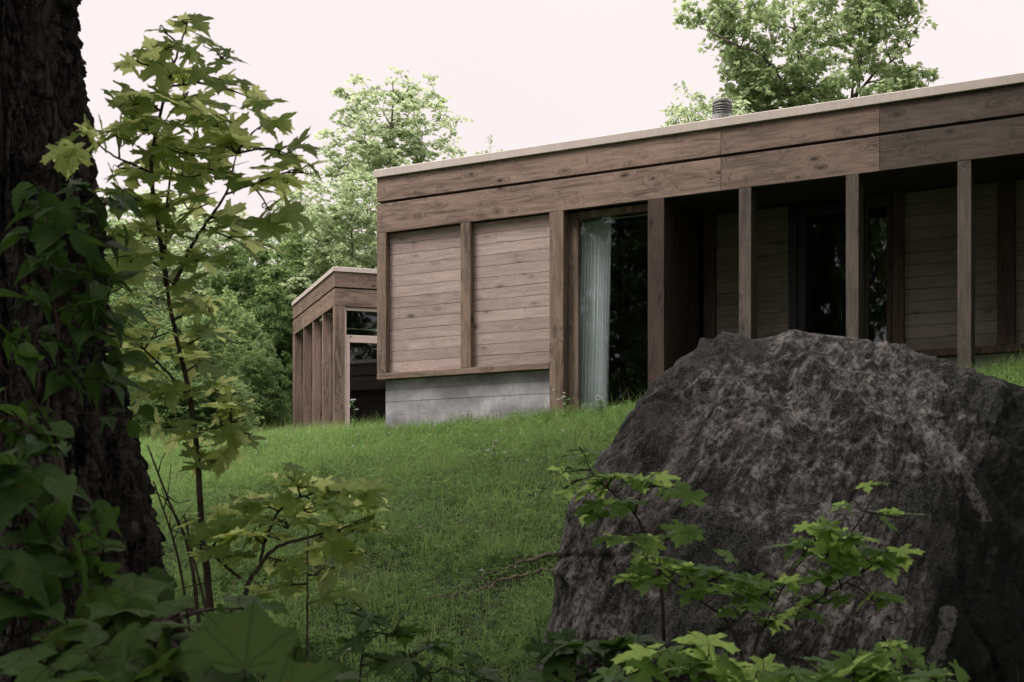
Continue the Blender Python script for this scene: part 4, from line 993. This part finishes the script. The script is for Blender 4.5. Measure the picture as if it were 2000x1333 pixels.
sapling('maple_sapling', 'low maple sapling in flat leaf tiers over the grass, right of the tall sapling', 'sapling',
    [([(470, 1330, 4.0), (480, 1160, 4.0), (508, 1105, 4.0), (540, 1070, 4.0), (600, 1050, 4.0), (660, 1035, 4.02), (715, 1012, 4.05)], .008, .002),
     ([(508, 1105, 4.0), (520, 1050, 4.05), (560, 985, 4.1), (640, 960, 4.1), (720, 970, 4.1)], .005, .002), ([(470, 1130, 4.0), (420, 1090, 4.05), (370, 1060, 4.1)], .005, .002),
     ([(600, 1330, 3.9), (600, 1180, 3.9), (602, 1030, 3.95)], .004, .002)],
    [(575, 930, 28, 14, 4.05, .05, 3, .11), (600, 950, 60, 12, 4.1, .12, 6, .115), (690, 962, 60, 10, 4.1, .1, 7, .11), (520, 985, 60, 14, 4.1, .12, 6, .12), (620, 990, 80, 12, 4.1, .15, 8, .12), (720, 992, 30, 10, 4.1, .08, 3, .11),
     (450, 1015, 60, 12, 4.08, .12, 6, .12), (560, 1020, 80, 12, 4.05, .15, 8, .12), (680, 1030, 60, 14, 4.05, .1, 7, .115), (400, 1045, 50, 14, 4.08, .1, 5, .12), (500, 1050, 70, 14, 4.0, .12, 7, .12), (640, 1065, 60, 14, 4.0, .1, 6, .115),
     (430, 1085, 60, 16, 4.0, .12, 6, .12), (560, 1100, 60, 16, 4.0, .1, 6, .12), (690, 1075, 34, 24, 4.0, .05, 3, .11), (620, 1125, 60, 18, 3.95, .1, 5, .12), (650, 1170, 50, 20, 3.9, .1, 3, .12), (540, 1150, 50, 20, 3.9, .1, 4, .12), (360, 1010, 30, 20, 4.1, .1, 2, .11)],
    'leaf_maple', 'maple', seed=12, face=.1, dens=1.4, lsz=.70, tilt=.2, droop=.6)
sapling('maple_sapling', 'bright green maple sapling spread in front of the right half of the boulder', 'sapling',
    [([(1452, 1330, 3.9), (1450, 1285, 3.9), (1420, 1215, 3.9), (1370, 1175, 3.9), (1300, 1125, 3.92), (1270, 1085, 3.95)], .005, .0015),
     ([(1460, 1330, 3.9), (1490, 1228, 3.9), (1560, 1196, 3.88), (1610, 1165, 3.85), (1680, 1120, 3.85)], .005, .002), ([(1610, 1165, 3.85), (1640, 1080, 3.9), (1690, 1000, 3.9), (1718, 950, 3.92)], .004, .0015),
     ([(1370, 1175, 3.9), (1350, 1140, 3.9), (1330, 1110, 3.9)], .003, .0015), ([(1490, 1228, 3.9), (1540, 1130, 3.95), (1600, 1060, 4.0)], .003, .0015)],
    [(1290, 1098, 60, 12, 3.92, .08, 6, .105), (1330, 1118, 90, 14, 3.9, .1, 9, .105), (1270, 1130, 60, 12, 3.9, .08, 5, .105), (1400, 1130, 60, 22, 3.9, .1, 7, .115), (1375, 1158, 60, 10, 3.88, .1, 5, .105),
     (1440, 1088, 34, 6, 3.95, .05, 2, .09), (1450, 1190, 60, 10, 3.88, .1, 5, .10), (1500, 1140, 70, 16, 3.9, .1, 8, .11), (1500, 1165, 50, 12, 3.88, .08, 5, .11), (1590, 1040, 60, 14, 3.95, .1, 6, .11), (1570, 1070, 50, 16, 3.95, .1, 6, .11),
     (1650, 1050, 60, 14, 3.9, .1, 6, .11), (1630, 1090, 50, 16, 3.9, .1, 7, .11), (1640, 1130, 50, 26, 3.82, .08, 5, .13), (1700, 1095, 60, 18, 3.88, .08, 6, .11), (1750, 1085, 30, 28, 3.85, .05, 3, .14), (1745, 1010, 34, 14, 3.9, .06, 3, .12),
     (1670, 990, 36, 6, 3.9, .06, 3, .085), (1722, 950, 30, 6, 3.92, .04, 2, .08), (1700, 1165, 40, 16, 3.85, .06, 3, .13), (1590, 1170, 50, 12, 3.88, .08, 4, .10), (1560, 1200, 50, 10, 3.88, .08, 4, .10), (1500, 1215, 40, 8, 3.88, .08, 3, .09)],
    'leaf_maple_dark', 'maple', seed=13, face=.1, dens=1.15, lsz=.70, tilt=.17, droop=.6)
sapling('maple_sapling', 'thin maple sapling with few bright leaves before the left edge of the boulder', 'sapling',
    [([(1300, 1330, 4.1), (1290, 1130, 4.1), (1264, 1055, 4.1), (1240, 1005, 4.1), (1200, 965, 4.12), (1160, 930, 4.12), (1138, 880, 4.15)], .006, .0015), ([(1240, 1005, 4.1), (1250, 970, 4.08), (1262, 940, 4.05)], .003, .001)],
    [(1120, 884, 22, 6, 4.15, .04, 1, .09), (1145, 882, 18, 5, 4.15, .04, 1, .08), (1115, 922, 36, 8, 4.12, .06, 2, .10), (1100, 955, 40, 8, 4.1, .06, 3, .11), (1200, 930, 46, 10, 4.1, .06, 4, .11), (1270, 945, 60, 10, 4.05, .08, 5, .11), (1330, 965, 30, 8, 4.0, .05, 3, .12), (1210, 985, 46, 10, 4.1, .08, 4, .11), (1150, 1000, 36, 10, 4.1, .06, 3, .11), (1180, 960, 40, 8, 4.1, .06, 3, .11),
     (1230, 1050, 60, 8, 4.08, .08, 5, .105), (1340, 1040, 40, 8, 4.0, .08, 3, .12), (1270, 1068, 40, 6, 4.05, .06, 3, .1)],
    'leaf_maple_dark', 'maple', seed=14, face=.1, dens=1.15, lsz=.70, tilt=.17, droop=.6)
sapling('maple_shrub', 'near row of bright maple leaves along the bottom edge below the boulder', 'shrub',
    [([(1500, 1460, 3.0), (1480, 1390, 3.0), (1400, 1330, 3.0), (1330, 1300, 3.0)], .006, .002), ([(1500, 1450, 3.0), (1600, 1380, 3.0), (1700, 1330, 3.0), (1790, 1290, 3.0)], .006, .002)],
    [(1300, 1292, 60, 14, 3.0, .06, 5, .11), (1385, 1278, 30, 20, 3.0, .05, 3, .12), (1370, 1310, 80, 14, 2.95, .08, 7, .11), (1220, 1322, 60, 14, 3.05, .06, 4, .11), (1480, 1330, 70, 12, 2.95, .08, 6, .11), (1590, 1330, 70, 12, 2.95, .08, 6, .11),
     (1650, 1300, 60, 18, 2.95, .06, 5, .12), (1740, 1288, 60, 8, 3.05, .06, 5, .09), (1730, 1265, 40, 5, 3.1, .05, 3, .08), (1720, 1325, 70, 14, 2.95, .06, 5, .12), (1830, 1332, 60, 12, 2.95, .06, 4, .11), (1450, 1360, 120, 14, 2.95, .1, 8, .12), (1650, 1360, 120, 14, 2.95, .1, 8, .12)],
    'leaf_maple_dark', 'maple', seed=15, face=.15, dens=1.1, lsz=.74, tilt=.22, droop=.7)
sapling('maple_seedling', 'small dim maple seedlings at the bottom edge left of the boulder', 'seedling',
    [([(820, 1480, 3.6), (815, 1380, 3.6), (800, 1280, 3.6)], .004, .0015), ([(700, 1450, 3.5), (705, 1300, 3.5), (720, 1215, 3.55)], .004, .0015), ([(930, 1450, 3.7), (920, 1370, 3.7), (905, 1300, 3.7)], .004, .0015)],
    [(730, 1205, 50, 14, 3.55, .06, 4, .11), (690, 1250, 50, 16, 3.5, .06, 4, .12), (770, 1240, 50, 14, 3.55, .06, 4, .11), (830, 1270, 50, 14, 3.6, .06, 4, .11), (750, 1300, 60, 16, 3.5, .06, 4, .12), (850, 1315, 60, 14, 3.6, .06, 5, .11), (920, 1290, 40, 12, 3.7, .06, 3, .10), (960, 1325, 50, 12, 3.7, .06, 4, .10)],
    'leaf_broad', 'maple', seed=26, face=.4, lsz=.75, dens=.7)
sapling('maple_shrub', 'dark low leaves at the foot of the boulder by the bottom edge', 'shrub',
    [([(1060, 1430, 3.4), (1090, 1360, 3.4), (1120, 1290, 3.4)], .005, .002), ([(1090, 1360, 3.4), (1180, 1280, 3.4), (1250, 1255, 3.4)], .004, .002)],
    [(1090, 1275, 50, 16, 3.4, .08, 4, .11), (1150, 1262, 60, 12, 3.4, .08, 5, .11), (1230, 1262, 40, 12, 3.4, .06, 3, .10), (1100, 1320, 70, 16, 3.35, .08, 5, .12), (1190, 1305, 60, 14, 3.4, .08, 3, .11)],
    'leaf_broad', 'maple', seed=16, face=.3)
sapling('beech_sapling', 'leafy young beech with broad pointed dark leaves against the middle of the big trunk', 'sapling',
    [([(120, 1330, 3.6), (112, 900, 3.6), (118, 700, 3.6), (100, 520, 3.6), (88, 380, 3.6)], .011, .002), ([(118, 700, 3.6), (180, 600, 3.6), (240, 560, 3.6)], .004, .002), ([(112, 620, 3.6), (170, 480, 3.6), (205, 400, 3.6)], .004, .002), ([(112, 880, 3.6), (60, 800, 3.6), (30, 740, 3.6)], .004, .002)],
    [(70, 370, 40, 16, 3.6, .1, 3, .10), (155, 365, 40, 10, 3.6, .1, 3, .12), (70, 415, 50, 20, 3.6, .1, 4, .12), (160, 410, 50, 20, 3.6, .1, 5, .12), (215, 400, 40, 26, 3.6, .1, 4, .11), (60, 470, 40, 26, 3.6, .1, 4, .12), (130, 460, 60, 26, 3.6, .12, 6, .12), (215, 470, 50, 28, 3.6, .12, 5, .12),
     (100, 520, 60, 26, 3.6, .12, 6, .12), (190, 545, 60, 26, 3.6, .12, 6, .12), (130, 590, 70, 26, 3.6, .12, 7, .12), (215, 610, 50, 24, 3.6, .1, 5, .11), (60, 570, 40, 26, 3.6, .1, 3, .12), (90, 660, 60, 24, 3.6, .1, 5, .12), (190, 670, 60, 26, 3.6, .12, 6, .11), (40, 650, 36, 20, 3.55, .1, 3, .12),
     (110, 730, 60, 22, 3.6, .1, 5, .12), (200, 740, 50, 26, 3.6, .1, 4, .12), (70, 800, 50, 20, 3.55, .1, 4, .11), (250, 820, 50, 24, 3.7, .1, 4, .11), (240, 700, 40, 20, 3.7, .1, 4, .11)],
    'leaf_broad', 'ovate', seed=17, face=.45, dens=1.25, lsz=.85, droop=.5)
sapling('elm_shrub', 'dim broad toothed leaves filling the bottom left corner before the dark trunk', 'shrub',
    [([(60, 1500, 2.5), (70, 1250, 2.5), (50, 1000, 2.5), (30, 880, 2.5)], .009, .003), ([(70, 1200, 2.5), (130, 1080, 2.5), (190, 1030, 2.5)], .004, .002), ([(62, 1130, 2.5), (120, 960, 2.6), (120, 880, 2.7)], .004, .002)],
    [(30, 925, 50, 26, 2.45, .06, 4, .15), (110, 860, 44, 22, 2.7, .08, 5, .10), (60, 860, 50, 20, 2.7, .08, 5, .09), (100, 950, 50, 30, 2.6, .08, 4, .12), (20, 1010, 50, 30, 2.5, .08, 4, .13), (95, 1040, 44, 36, 2.5, .08, 4, .13), (190, 1020, 40, 20, 2.7, .06, 3, .08), (170, 1080, 50, 30, 2.5, .08, 4, .13),
     (20, 1100, 50, 30, 2.45, .08, 4, .13), (110, 1140, 60, 30, 2.5, .08, 5, .12), (200, 1130, 44, 26, 2.6, .06, 4, .11), (40, 1190, 60, 30, 2.45, .08, 5, .13), (20, 700, 40, 14, 2.6, .04, 2, .10), (10, 790, 30, 16, 2.7, .05, 2, .10), (20, 840, 30, 10, 2.7, .05, 3, .09)],
    'leaf_broad', 'ovate', seed=18, face=.5, dens=1.2, lsz=.9, droop=.5)
sapling('hobble_bush', 'large three-lobed leaves spreading across the bottom left foreground', 'shrub',
    [([(475, 1500, 2.2), (472, 1400, 2.2), (478, 1300, 2.15)], .005, .003), ([(330, 1500, 2.3), (320, 1350, 2.3), (300, 1230, 2.35)], .005, .002), ([(150, 1500, 2.3), (160, 1350, 2.3), (180, 1250, 2.35)], .005, .002), ([(478, 1420, 2.2), (560, 1330, 2.15), (600, 1290, 2.15)], .004, .002)],
    [(285, 1155, 40, 10, 2.6, .04, 2, .13), (230, 1205, 60, 20, 2.45, .06, 3, .15), (110, 1240, 60, 20, 2.35, .06, 3, .15), (330, 1235, 60, 20, 2.3, .06, 3, .16), (180, 1290, 80, 26, 2.25, .06, 4, .16), (380, 1300, 70, 20, 2.2, .06, 3, .15), (60, 1300, 50, 20, 2.25, .06, 3, .15),
     (300, 1330, 80, 16, 2.15, .06, 4, .16), (560, 1310, 60, 20, 2.1, .05, 2, .16), (640, 1330, 40, 14, 2.1, .05, 2, .14), (450, 1345, 60, 14, 2.1, .05, 3, .13), (130, 1345, 90, 14, 2.1, .05, 4, .16), (420, 1215, 60, 20, 2.7, .08, 3, .12), (500, 1190, 60, 16, 2.9, .08, 3, .11)],
    'leaf_lobed', 'lobed', seed=19, face=.5, dens=1.35, lsz=.66, droop=.6)
def feature_leaf():
    """the one large upright leaf in the foreground, and two big neighbours"""
    rr = np.random.default_rng(4)
    pos = np.array([P(478, 1306, 2.0), P(352, 1192, 2.45), P(470, 1268, 2.12), P(520, 1400, 1.9), P(225, 1170, 2.5)])
    d = np.array([[.02, .55, 1.], [-.6, .5, .12], [-.95, .1, -.05], [.7, .1, .55], [.9, .5, .35]]); nn = np.array([[-.05, -1., .9], [.1, -.7, 1], [.05, -.9, .8], [-.3, -.9, .8], [-.2, -.8, .9]])
    sz = np.array([.108, .085, .115, .12, .10])
    base = P(476, 1560, 2.1); e = empty('hobble_bush', tuple(base)); tag(e, 'biggest upright three-lobed leaf on its stalk, bottom left of centre', 'shrub')
    V, tri, quad, uv, rn = leaves('lobed', pos - base, d, nn, sz, rr, np.full(5, .8)); rn = np.clip(rn * .3 + .7, 0, 1); obj('leaves', npmesh('leaves', V, [tri, quad], True, rn, uv), e, M['leaf_lobed'])
    b = MB()
    for q in pos: b.tube(catmull([np.zeros(3), (q - base) * [.6, .5, .55], q - base], 6), np.linspace(.004, .0018, 13), 6)
    b.build('stem', M['twig'], e, smooth=True)
feature_leaf()
# bare stems between trunk and sapling
for k, (pl, r) in enumerate([([(400, 1330, 4.7), (372, 1090, 4.7), (330, 980, 4.7), (288, 870, 4.75)], .008), ([(382, 1330, 4.9), (350, 1100, 4.9), (300, 940, 4.9)], .006), ([(430, 1330, 4.6), (400, 1180, 4.6), (378, 1090, 4.6), (360, 1010, 4.6)], .006)]):
    base = P(*pl[0]); e = empty('bare_sapling', tuple(base))
    tag(e, ['longest leafless stem leaning left toward the trunk foot', 'palest leafless stem close to the trunk edge', 'short leafless stem beside the tall maple sapling'][k], 'sapling')
    b = MB(); c = catmull([P(*q) for q in pl], 8) - base; b.tube(c, np.linspace(r, .0025, len(c)), 8); b.build('stem', M['twig'], e, smooth=True)
    b = MB(); rr = np.random.default_rng(k)
    for j in range(5):
        a = c[rr.integers(8, len(c) - 2)]; t_ = a + rr.normal(0, .07, 3) + [.03, 0, .07]; b.tube(catmull([a, (a + t_) / 2 + rr.normal(0, .008, 3), t_], 4), [.0025, .0024, .0022, .002, .0018, .0016, .0014, .0013, .0012], 5)
    b.build('twigs', M['twig'], e, smooth=True)

# ------------------------------------------------------------------ meadow
def in_view(x, y, z, pad=.02):
    u = x / y; v = (z - EYE) / y; return (u > -(1 / 2.778) - pad) & (u < 1 / 2.778 + pad) & (v > -(1333 - HY) / F - .05 - pad)
def scatter(n, y0, y1, rr, clump=.5, pw=1.):
    y = y0 + (y1 - y0) * rr.random(n) ** pw; x = (rr.random(n) * 2 - 1) * .40 * y - .01
    z = H(x, y); dx, dy = x - P0[0], y - P0[1]; u = dx * RU[0] + dy * RU[1]; p = dx * NU[0] + dy * NU[1]
    lim = np.where(u > u_of(1317), PB, np.where(u > c2[0], .14, .09))
    ok = ~((u > -.02) & (p > lim - .02) & (p < DEEP + .1))
    wx_, wy_ = x - W0[0], y - W0[1]; a = wx_ * wx[0] + wy_ * wx[1]; b = wx_ * wy[0] + wy_ * wy[1]
    ok &= ~((a > -.02) & (b > -.02) & (b < WL))
    ok &= (u < .3) | (p < lim) 
    nz = perlin(np.stack([x * 1.3, y * 1.3, 0 * x], -1)); ok &= rr.random(n) < np.clip(1 - clump + 1.6 * clump * (nz + .35), .12, 1)
    return x[ok], y[ok], z[ok], nz[ok]
def blades(name, label, x, y, z, hgt, wid, rr, lean=.35, mat='grass', seg=3):
    n = len(x); a = rr.uniform(0, 2 * np.pi, n); b = rr.uniform(0, 2 * np.pi, n); L = np.abs(rr.normal(0, lean, n)) + .05
    base = np.stack([x, y, z - .01], 1); up = np.array([0, 0, 1.]); ld = np.stack([np.cos(b), np.sin(b), 0 * b], 1); sd = np.stack([np.cos(a), np.sin(a), 0 * a], 1)
    V = np.zeros((n, 2 * seg + 1, 3))
    for k in range(seg + 1):
        t = k / seg; c = base + up * (hgt * (t - .25 * L * t * t))[:, None] + ld * (hgt * L * t ** 2)[:, None]
        wv = (wid * (1 - t) ** .6)[:, None] * sd
        if k < seg: V[:, 2 * k] = c - wv; V[:, 2 * k + 1] = c + wv
        else: V[:, 2 * seg] = c
    o = (np.arange(n) * (2 * seg + 1))[:, None]
    Q = np.concatenate([o + np.array([2 * k, 2 * k + 1, 2 * k + 3, 2 * k + 2]) for k in range(seg - 1)])
    T = o + np.array([2 * seg - 2, 2 * seg - 1, 2 * seg])
    rn = np.clip(rr.normal(.42, .24, n) + .9 * perlin(np.stack([x * .9, y * .9, 0 * x + 2], -1)) + .4 * perlin(np.stack([x * 4, y * 4, 0 * x + 5], -1)), 0, 1)
    ob = obj(name, npmesh(name, V.reshape(-1, 3), [Q, T], False, np.repeat(rn, 2 * seg + 1)), None, M[mat]); return tag(ob, label, None, None, 'stuff')
rg = np.random.default_rng(21)
X_, Y_, Z_, nz = scatter(165000, 5.2, 24, rg, .85, 1.05)
n2 = perlin(np.stack([X_ * 4.5, Y_ * 4.5, 0 * X_ + 7], -1)) + .5 * perlin(np.stack([X_ * 11, Y_ * 11, 0 * X_ + 3], -1))
blades('grass', 'soft green meadow grass over the slope', X_, Y_, Z_, np.clip(rg.lognormal(-2.35, .4, len(X_)) * np.clip(1 + .5 * nz + 1.3 * n2, .25, 3), .02, .4), .0016 + .00012 * Y_, rg)
# taller, thicker fringe along the crest and walls
X_, Y_, Z_, nz = scatter(60000, 15, 30, rg, .3, 1.)
blades('tall_grass', 'longer grass along the crest of the meadow and house walls', X_, Y_, Z_, np.clip(rg.lognormal(-1.95, .45, len(X_)), .06, .42), .0028 + 0 * Y_, rg, .45)
def tufts(n, k):
    x, y, z, nz = scatter(n, 5.6, 20, rg, .6, .9); rep = np.repeat(np.arange(len(x)), k); sp = rg.uniform(.03, .09, len(x))[rep]
    X = x[rep] + rg.normal(0, 1, len(rep)) * sp; Y = y[rep] + rg.normal(0, 1, len(rep)) * sp; hh = rg.uniform(.12, .34, len(x))[rep] * rg.uniform(.5, 1.1, len(rep))
    blades('grass_tufts', 'taller arching grass tufts scattered over the slope', X, Y, H(X, Y), hh, .0021 + .00011 * Y, rg, .75)
tufts(1700, 24)
X_, Y_, Z_, nz = scatter(4200, 5.5, 22, rg, .9, 1.)
blades('dry_grass', 'scattered straw-coloured grass stems in the meadow', X_, Y_, Z_, rg.uniform(.12, .42, len(X_)), .0014 + .0001 * Y_, rg, .5, 'dry')
def clover():
    x, y, z, nz = scatter(230000, 5.2, 23, rg, .35, 1.1); n = len(x); h = rg.uniform(.02, .10, n) * (1 + 1.2 * perlin(np.stack([x * 5, y * 5, 0 * x + 1], -1))); r = rg.uniform(.009, .019, n) * (1 + .012 * y)
    c = np.stack([x, y, z + h], 1); Vs = []; a0 = rg.uniform(0, 6.28, n); tl = rg.normal(0, .35, (n, 2))
    for k in range(3):
        a = a0 + k * 2.094
        for (rad, da) in ((0.05, 0), (.8, -.55), (1.15, -.2), (1.15, .2), (.8, .55)):
            dx, dy = rad * r * np.cos(a + da), rad * r * np.sin(a + da); Vs.append(c + np.stack([dx, dy, dx * tl[:, 0] + dy * tl[:, 1] + .15 * rad * r], 1))
    V = np.stack(Vs, 1); o = (np.arange(n) * 15)[:, None]; F_ = np.concatenate([o + 5 * k + np.arange(5) for k in range(3)])
    rn = np.clip(rg.normal(.45, .3, n) + 1.0 * perlin(np.stack([x * 2.2, y * 2.2, 0 * x + 9], -1)), 0, 1)
    tag(obj('clover', npmesh('clover', V.reshape(-1, 3), [F_], False, np.repeat(rn, 15)), None, M['clover']), 'low clover leaves carpeting the meadow', None, None, 'stuff')
clover()
def weeds():
    x, y, z, nz = scatter(9000, 5.4, 21, rg, .95, 1.0); k = nz > .05; x, y, z = x[k], y[k], z[k]; n = len(x); h = rg.uniform(.05, .22, n); m = 9
    rep = np.repeat(np.arange(n), m); t = rg.uniform(.25, 1, n * m); a = rg.uniform(0, 6.28, n * m); s_ = rg.uniform(.022, .05, n * m)
    c = np.stack([x, y, z], 1)[rep] + np.stack([.02 * np.cos(a), .02 * np.sin(a), h[rep] * t], 1)
    d = np.stack([np.cos(a), np.sin(a), rg.uniform(-.2, .9, n * m)], 1); X3, Y3, Z3 = frames(d, np.array([0, 0, 1.]) + rg.normal(0, .3, (n * m, 3)))
    sh = np.array([(0, 0), (.26, .35), (.2, .8), (0, 1.2), (-.2, .8), (-.26, .35)]); V = c[:, None] + s_[:, None, None] * (sh[None, :, :1] * X3[:, None] + sh[None, :, 1:] * Y3[:, None] - .25 * (sh[None, :, 1:] ** 2) * Z3[:, None])
    rn = np.clip(rg.normal(.6, .3, n)[rep] + rg.normal(0, .1, n * m), 0, 1)
    tag(obj('weeds', npmesh('weeds', V.reshape(-1, 3), [np.arange(n * m)[:, None] * 6 + np.arange(6)], False, np.repeat(rn, 6)), None, M['clover']), 'leafy weeds mixed into the meadow grass', None, None, 'stuff')
weeds()
# grass seen to the right of the boulder is part of the same meadow; clover heads
def head(seed, r=.011):
    rr = np.random.default_rng(seed); n = 46; d = rr.normal(size=(n, 3)); d[:, 2] = np.abs(d[:, 2]) - .25; d /= np.linalg.norm(d, axis=1)[:, None]
    x, y, z = frames(d, rr.normal(size=(n, 3))); V = np.concatenate([[0 * d[i], d[i] * r * .8 + x[i] * r * .22, d[i] * r * 1.15, d[i] * r * .8 - x[i] * r * .22] for i in range(n)])
    return V, (np.arange(n)[:, None] * 4 + np.arange(4))
Vh, Fh = head(3)
fl = None; spots = [(874, 828, 18.0), (930, 826, 18), (560, 838, 20), (602, 834, 20.4), (640, 842, 19.5), (700, 846, 18.6), (760, 840, 18.4), (1064, 806, 17.8), (1010, 822, 17.4), (1150, 796, 17.2), (830, 858, 16.5), (690, 870, 16), (610, 866, 16.4), (545, 872, 16), (585, 905, 14), (470, 930, 12), (440, 900, 13.5), (980, 850, 16), (1100, 850, 15.2), (1030, 900, 13.5), (900, 930, 12.6), (760, 960, 11.5), (820, 1010, 10.4), (680, 1190, 7.4), (700, 1140, 8), (940, 1090, 8.9), (1010, 1010, 10.5), (520, 850, 19), (500, 858, 18), (460, 852, 19), (580, 850, 18.8), (1200, 800, 16.8), (720, 905, 14.4), (960, 875, 14.6)]
for i, (px, py, d) in enumerate(spots):
    q = P(px, py, d); g = float(H(q[0], q[1])); hh = .10 + .07 * ((i * 37) % 10) / 10
    if fl is None:
        e0 = empty('clover_flower'); h0 = obj('flower_head', npmesh('flower_head', Vh, [Fh], False, np.random.default_rng(1).random(len(Vh)).repeat(1)), e0, M['petal']); b = MB(); b.tube([(0, 0, -.2), (.004, 0, -.1), (0, 0, 0)], .0012, 5); s0 = b.build('stem', M['clover'], e0); fl = (e0, h0, s0); e = e0
    else:
        e = fl[0].copy(); COL.objects.link(e)
        for ch in fl[1:]: k = ch.copy(); COL.objects.link(k); k.parent = e
    e.location = (q[0], q[1], g + hh); e.rotation_euler = (.2 * math.sin(i), .2 * math.cos(i * 2), i); sc = 1.1 + .1 * (i % 4); e.scale = (sc, sc, sc)
    tag(e, 'tiny white clover flower standing in the meadow grass', 'flower', 'white clover flowers in the meadow')
# flowering weed stalk before the pale window frame
def weed(px, py, d, h, label, seed, n=16, mat='clover'):
    rr = np.random.default_rng(seed); q = P(px, py, d); g = float(H(q[0], q[1])); e = empty('weed_stalk', (q[0], q[1], g)); tag(e, label, 'plant')
    b = MB(); tips = []
    c = catmull([A_(0, 0, 0), A_(.02, 0, h * .5), A_(-.01, 0, h)], 6); b.tube(c, np.linspace(.004, .0015, len(c)), 6)
    for k in range(6): a = c[rr.integers(5, len(c))]; t_ = a + A_(rr.normal(0, .05), rr.normal(0, .05), .07); b.tube([a, t_], .0015, 5); tips.append(t_)
    b.build('stem', M['clover'], e)
    pos = np.array([c[rr.integers(1, len(c) - 1)] for _ in range(n)]); dd = np.column_stack([rr.normal(0, 1, n), rr.normal(0, 1, n), rr.uniform(.1, .9, n)]); nn = rr.normal(0, .3, (n, 3)) + [0, 0, 1]
    V, tri, quad, uv, rn = leaves('ovate', pos, dd, nn, rr.uniform(.04, .09, n), rr); obj('leaves', npmesh('leaves', V, [tri, quad], True, rn, uv), e, M[mat])
    tips += [c[-1]]; Vt = np.concatenate([Vh * 1.5 + t for t in tips]); Ft = np.concatenate([Fh + len(Vh) * i for i in range(len(tips))]); obj('flowers', npmesh('flowers', Vt, [Ft], False, rr.random(len(Vt))), e, M['petal'])
weed(690, 825, 19.6, .52, 'tall white-flowered weed in front of the pale window frame', 1)
weed(1172, 815, 16.8, .26, 'leafy weed on the crest below the curtain', 2, 26)
weed(1103, 806, 17.6, .36, 'thin seeding weed at the foot of the thick knotted post', 3, 6)
weed(966, 890, 13.8, .25, 'small upright weed on the open slope', 4, 12)
# fallen sticks
def stick(pts, r, label, seed):
    rr = np.random.default_rng(seed); w3 = []
    for (px, py) in pts:
        # walk the sight line down to the meadow
        ds = np.linspace(5, 30, 600); X = (px - CX) / F * ds; Zr = EYE + (HY - py) / F * ds; hh = H(X, ds); i = int(np.argmax(Zr < hh + .03)); w3.append(np.array([X[i], ds[i], hh[i] + .10]))
    w3 = np.array(w3); base = w3[0].copy(); e = empty('fallen_branch', tuple(base)); tag(e, label, 'branch')
    c = catmull(w3 - base, 6); c[1:-1] += rr.normal(0, .012, (len(c) - 2, 3)); b = MB(); b.tube(c, np.linspace(r, r * .35, len(c)), 7); b.build('stick', M['twig_dry'], e, smooth=True); b = MB()
    for k in range(4): a = c[rr.integers(3, len(c) - 2)]; b.tube([a, a + rr.normal(0, .03, 3) + [0, 0, .02], a + rr.normal(0, .05, 3) + [.05, 0, .03]], [r * .4, r * .3, r * .15], 5)
    b.build('side_twigs', M['twig_dry'], e, smooth=True)['kind'] = 'stuff'
stick([(1088, 1106), (1040, 1116), (990, 1135)], .018, 'pale fallen branch touching the left side of the boulder', 1)
stick([(1085, 1137), (1020, 1150), (930, 1180), (832, 1198)], .013, 'long thin fallen branch lying across the lower meadow', 2)
stick([(1000, 1128), (900, 1160), (820, 1175)], .006, 'thinnest fallen twig just above the long one', 3)
def darktwig():
    e = empty('dead_twig', tuple(P(1994, 765, 14.5))); tag(e, 'small dark dead twig in the grass at the right edge behind the boulder', 'branch'); b = MB(); o = P(1994, 765, 14.5)
    for pl in ([(1994, 765), (1985, 745), (1968, 738)], [(1985, 745), (1980, 728)], [(1968, 738), (1960, 728)]): b.tube(np.array([P(x, y, 14.5) for x, y in pl]) - o, .006, 6)
    b.build('stick', M['twig'], e, smooth=True)
darktwig()
# fine shoots of the planted roof showing above the flashing
def roofgreen():
    rr = np.random.default_rng(9); n = 900; u = rr.uniform(.1, UEND, n); p = rr.uniform(.12, 1.2, n); xy = P0 + u[:, None] * RU + p[:, None] * NU
    nz = perlin(np.stack([u * 1.5, p, 0 * u], -1)); k = nz > .1; xy = xy[k]; n = len(xy)
    blades('roof_moss', 'sparse low shoots growing on the flat roof', xy[:, 0], xy[:, 1], np.full(n, ZCT - .03), rr.uniform(.04, .12, n), np.full(n, .003), rr, .5)
roofgreen()
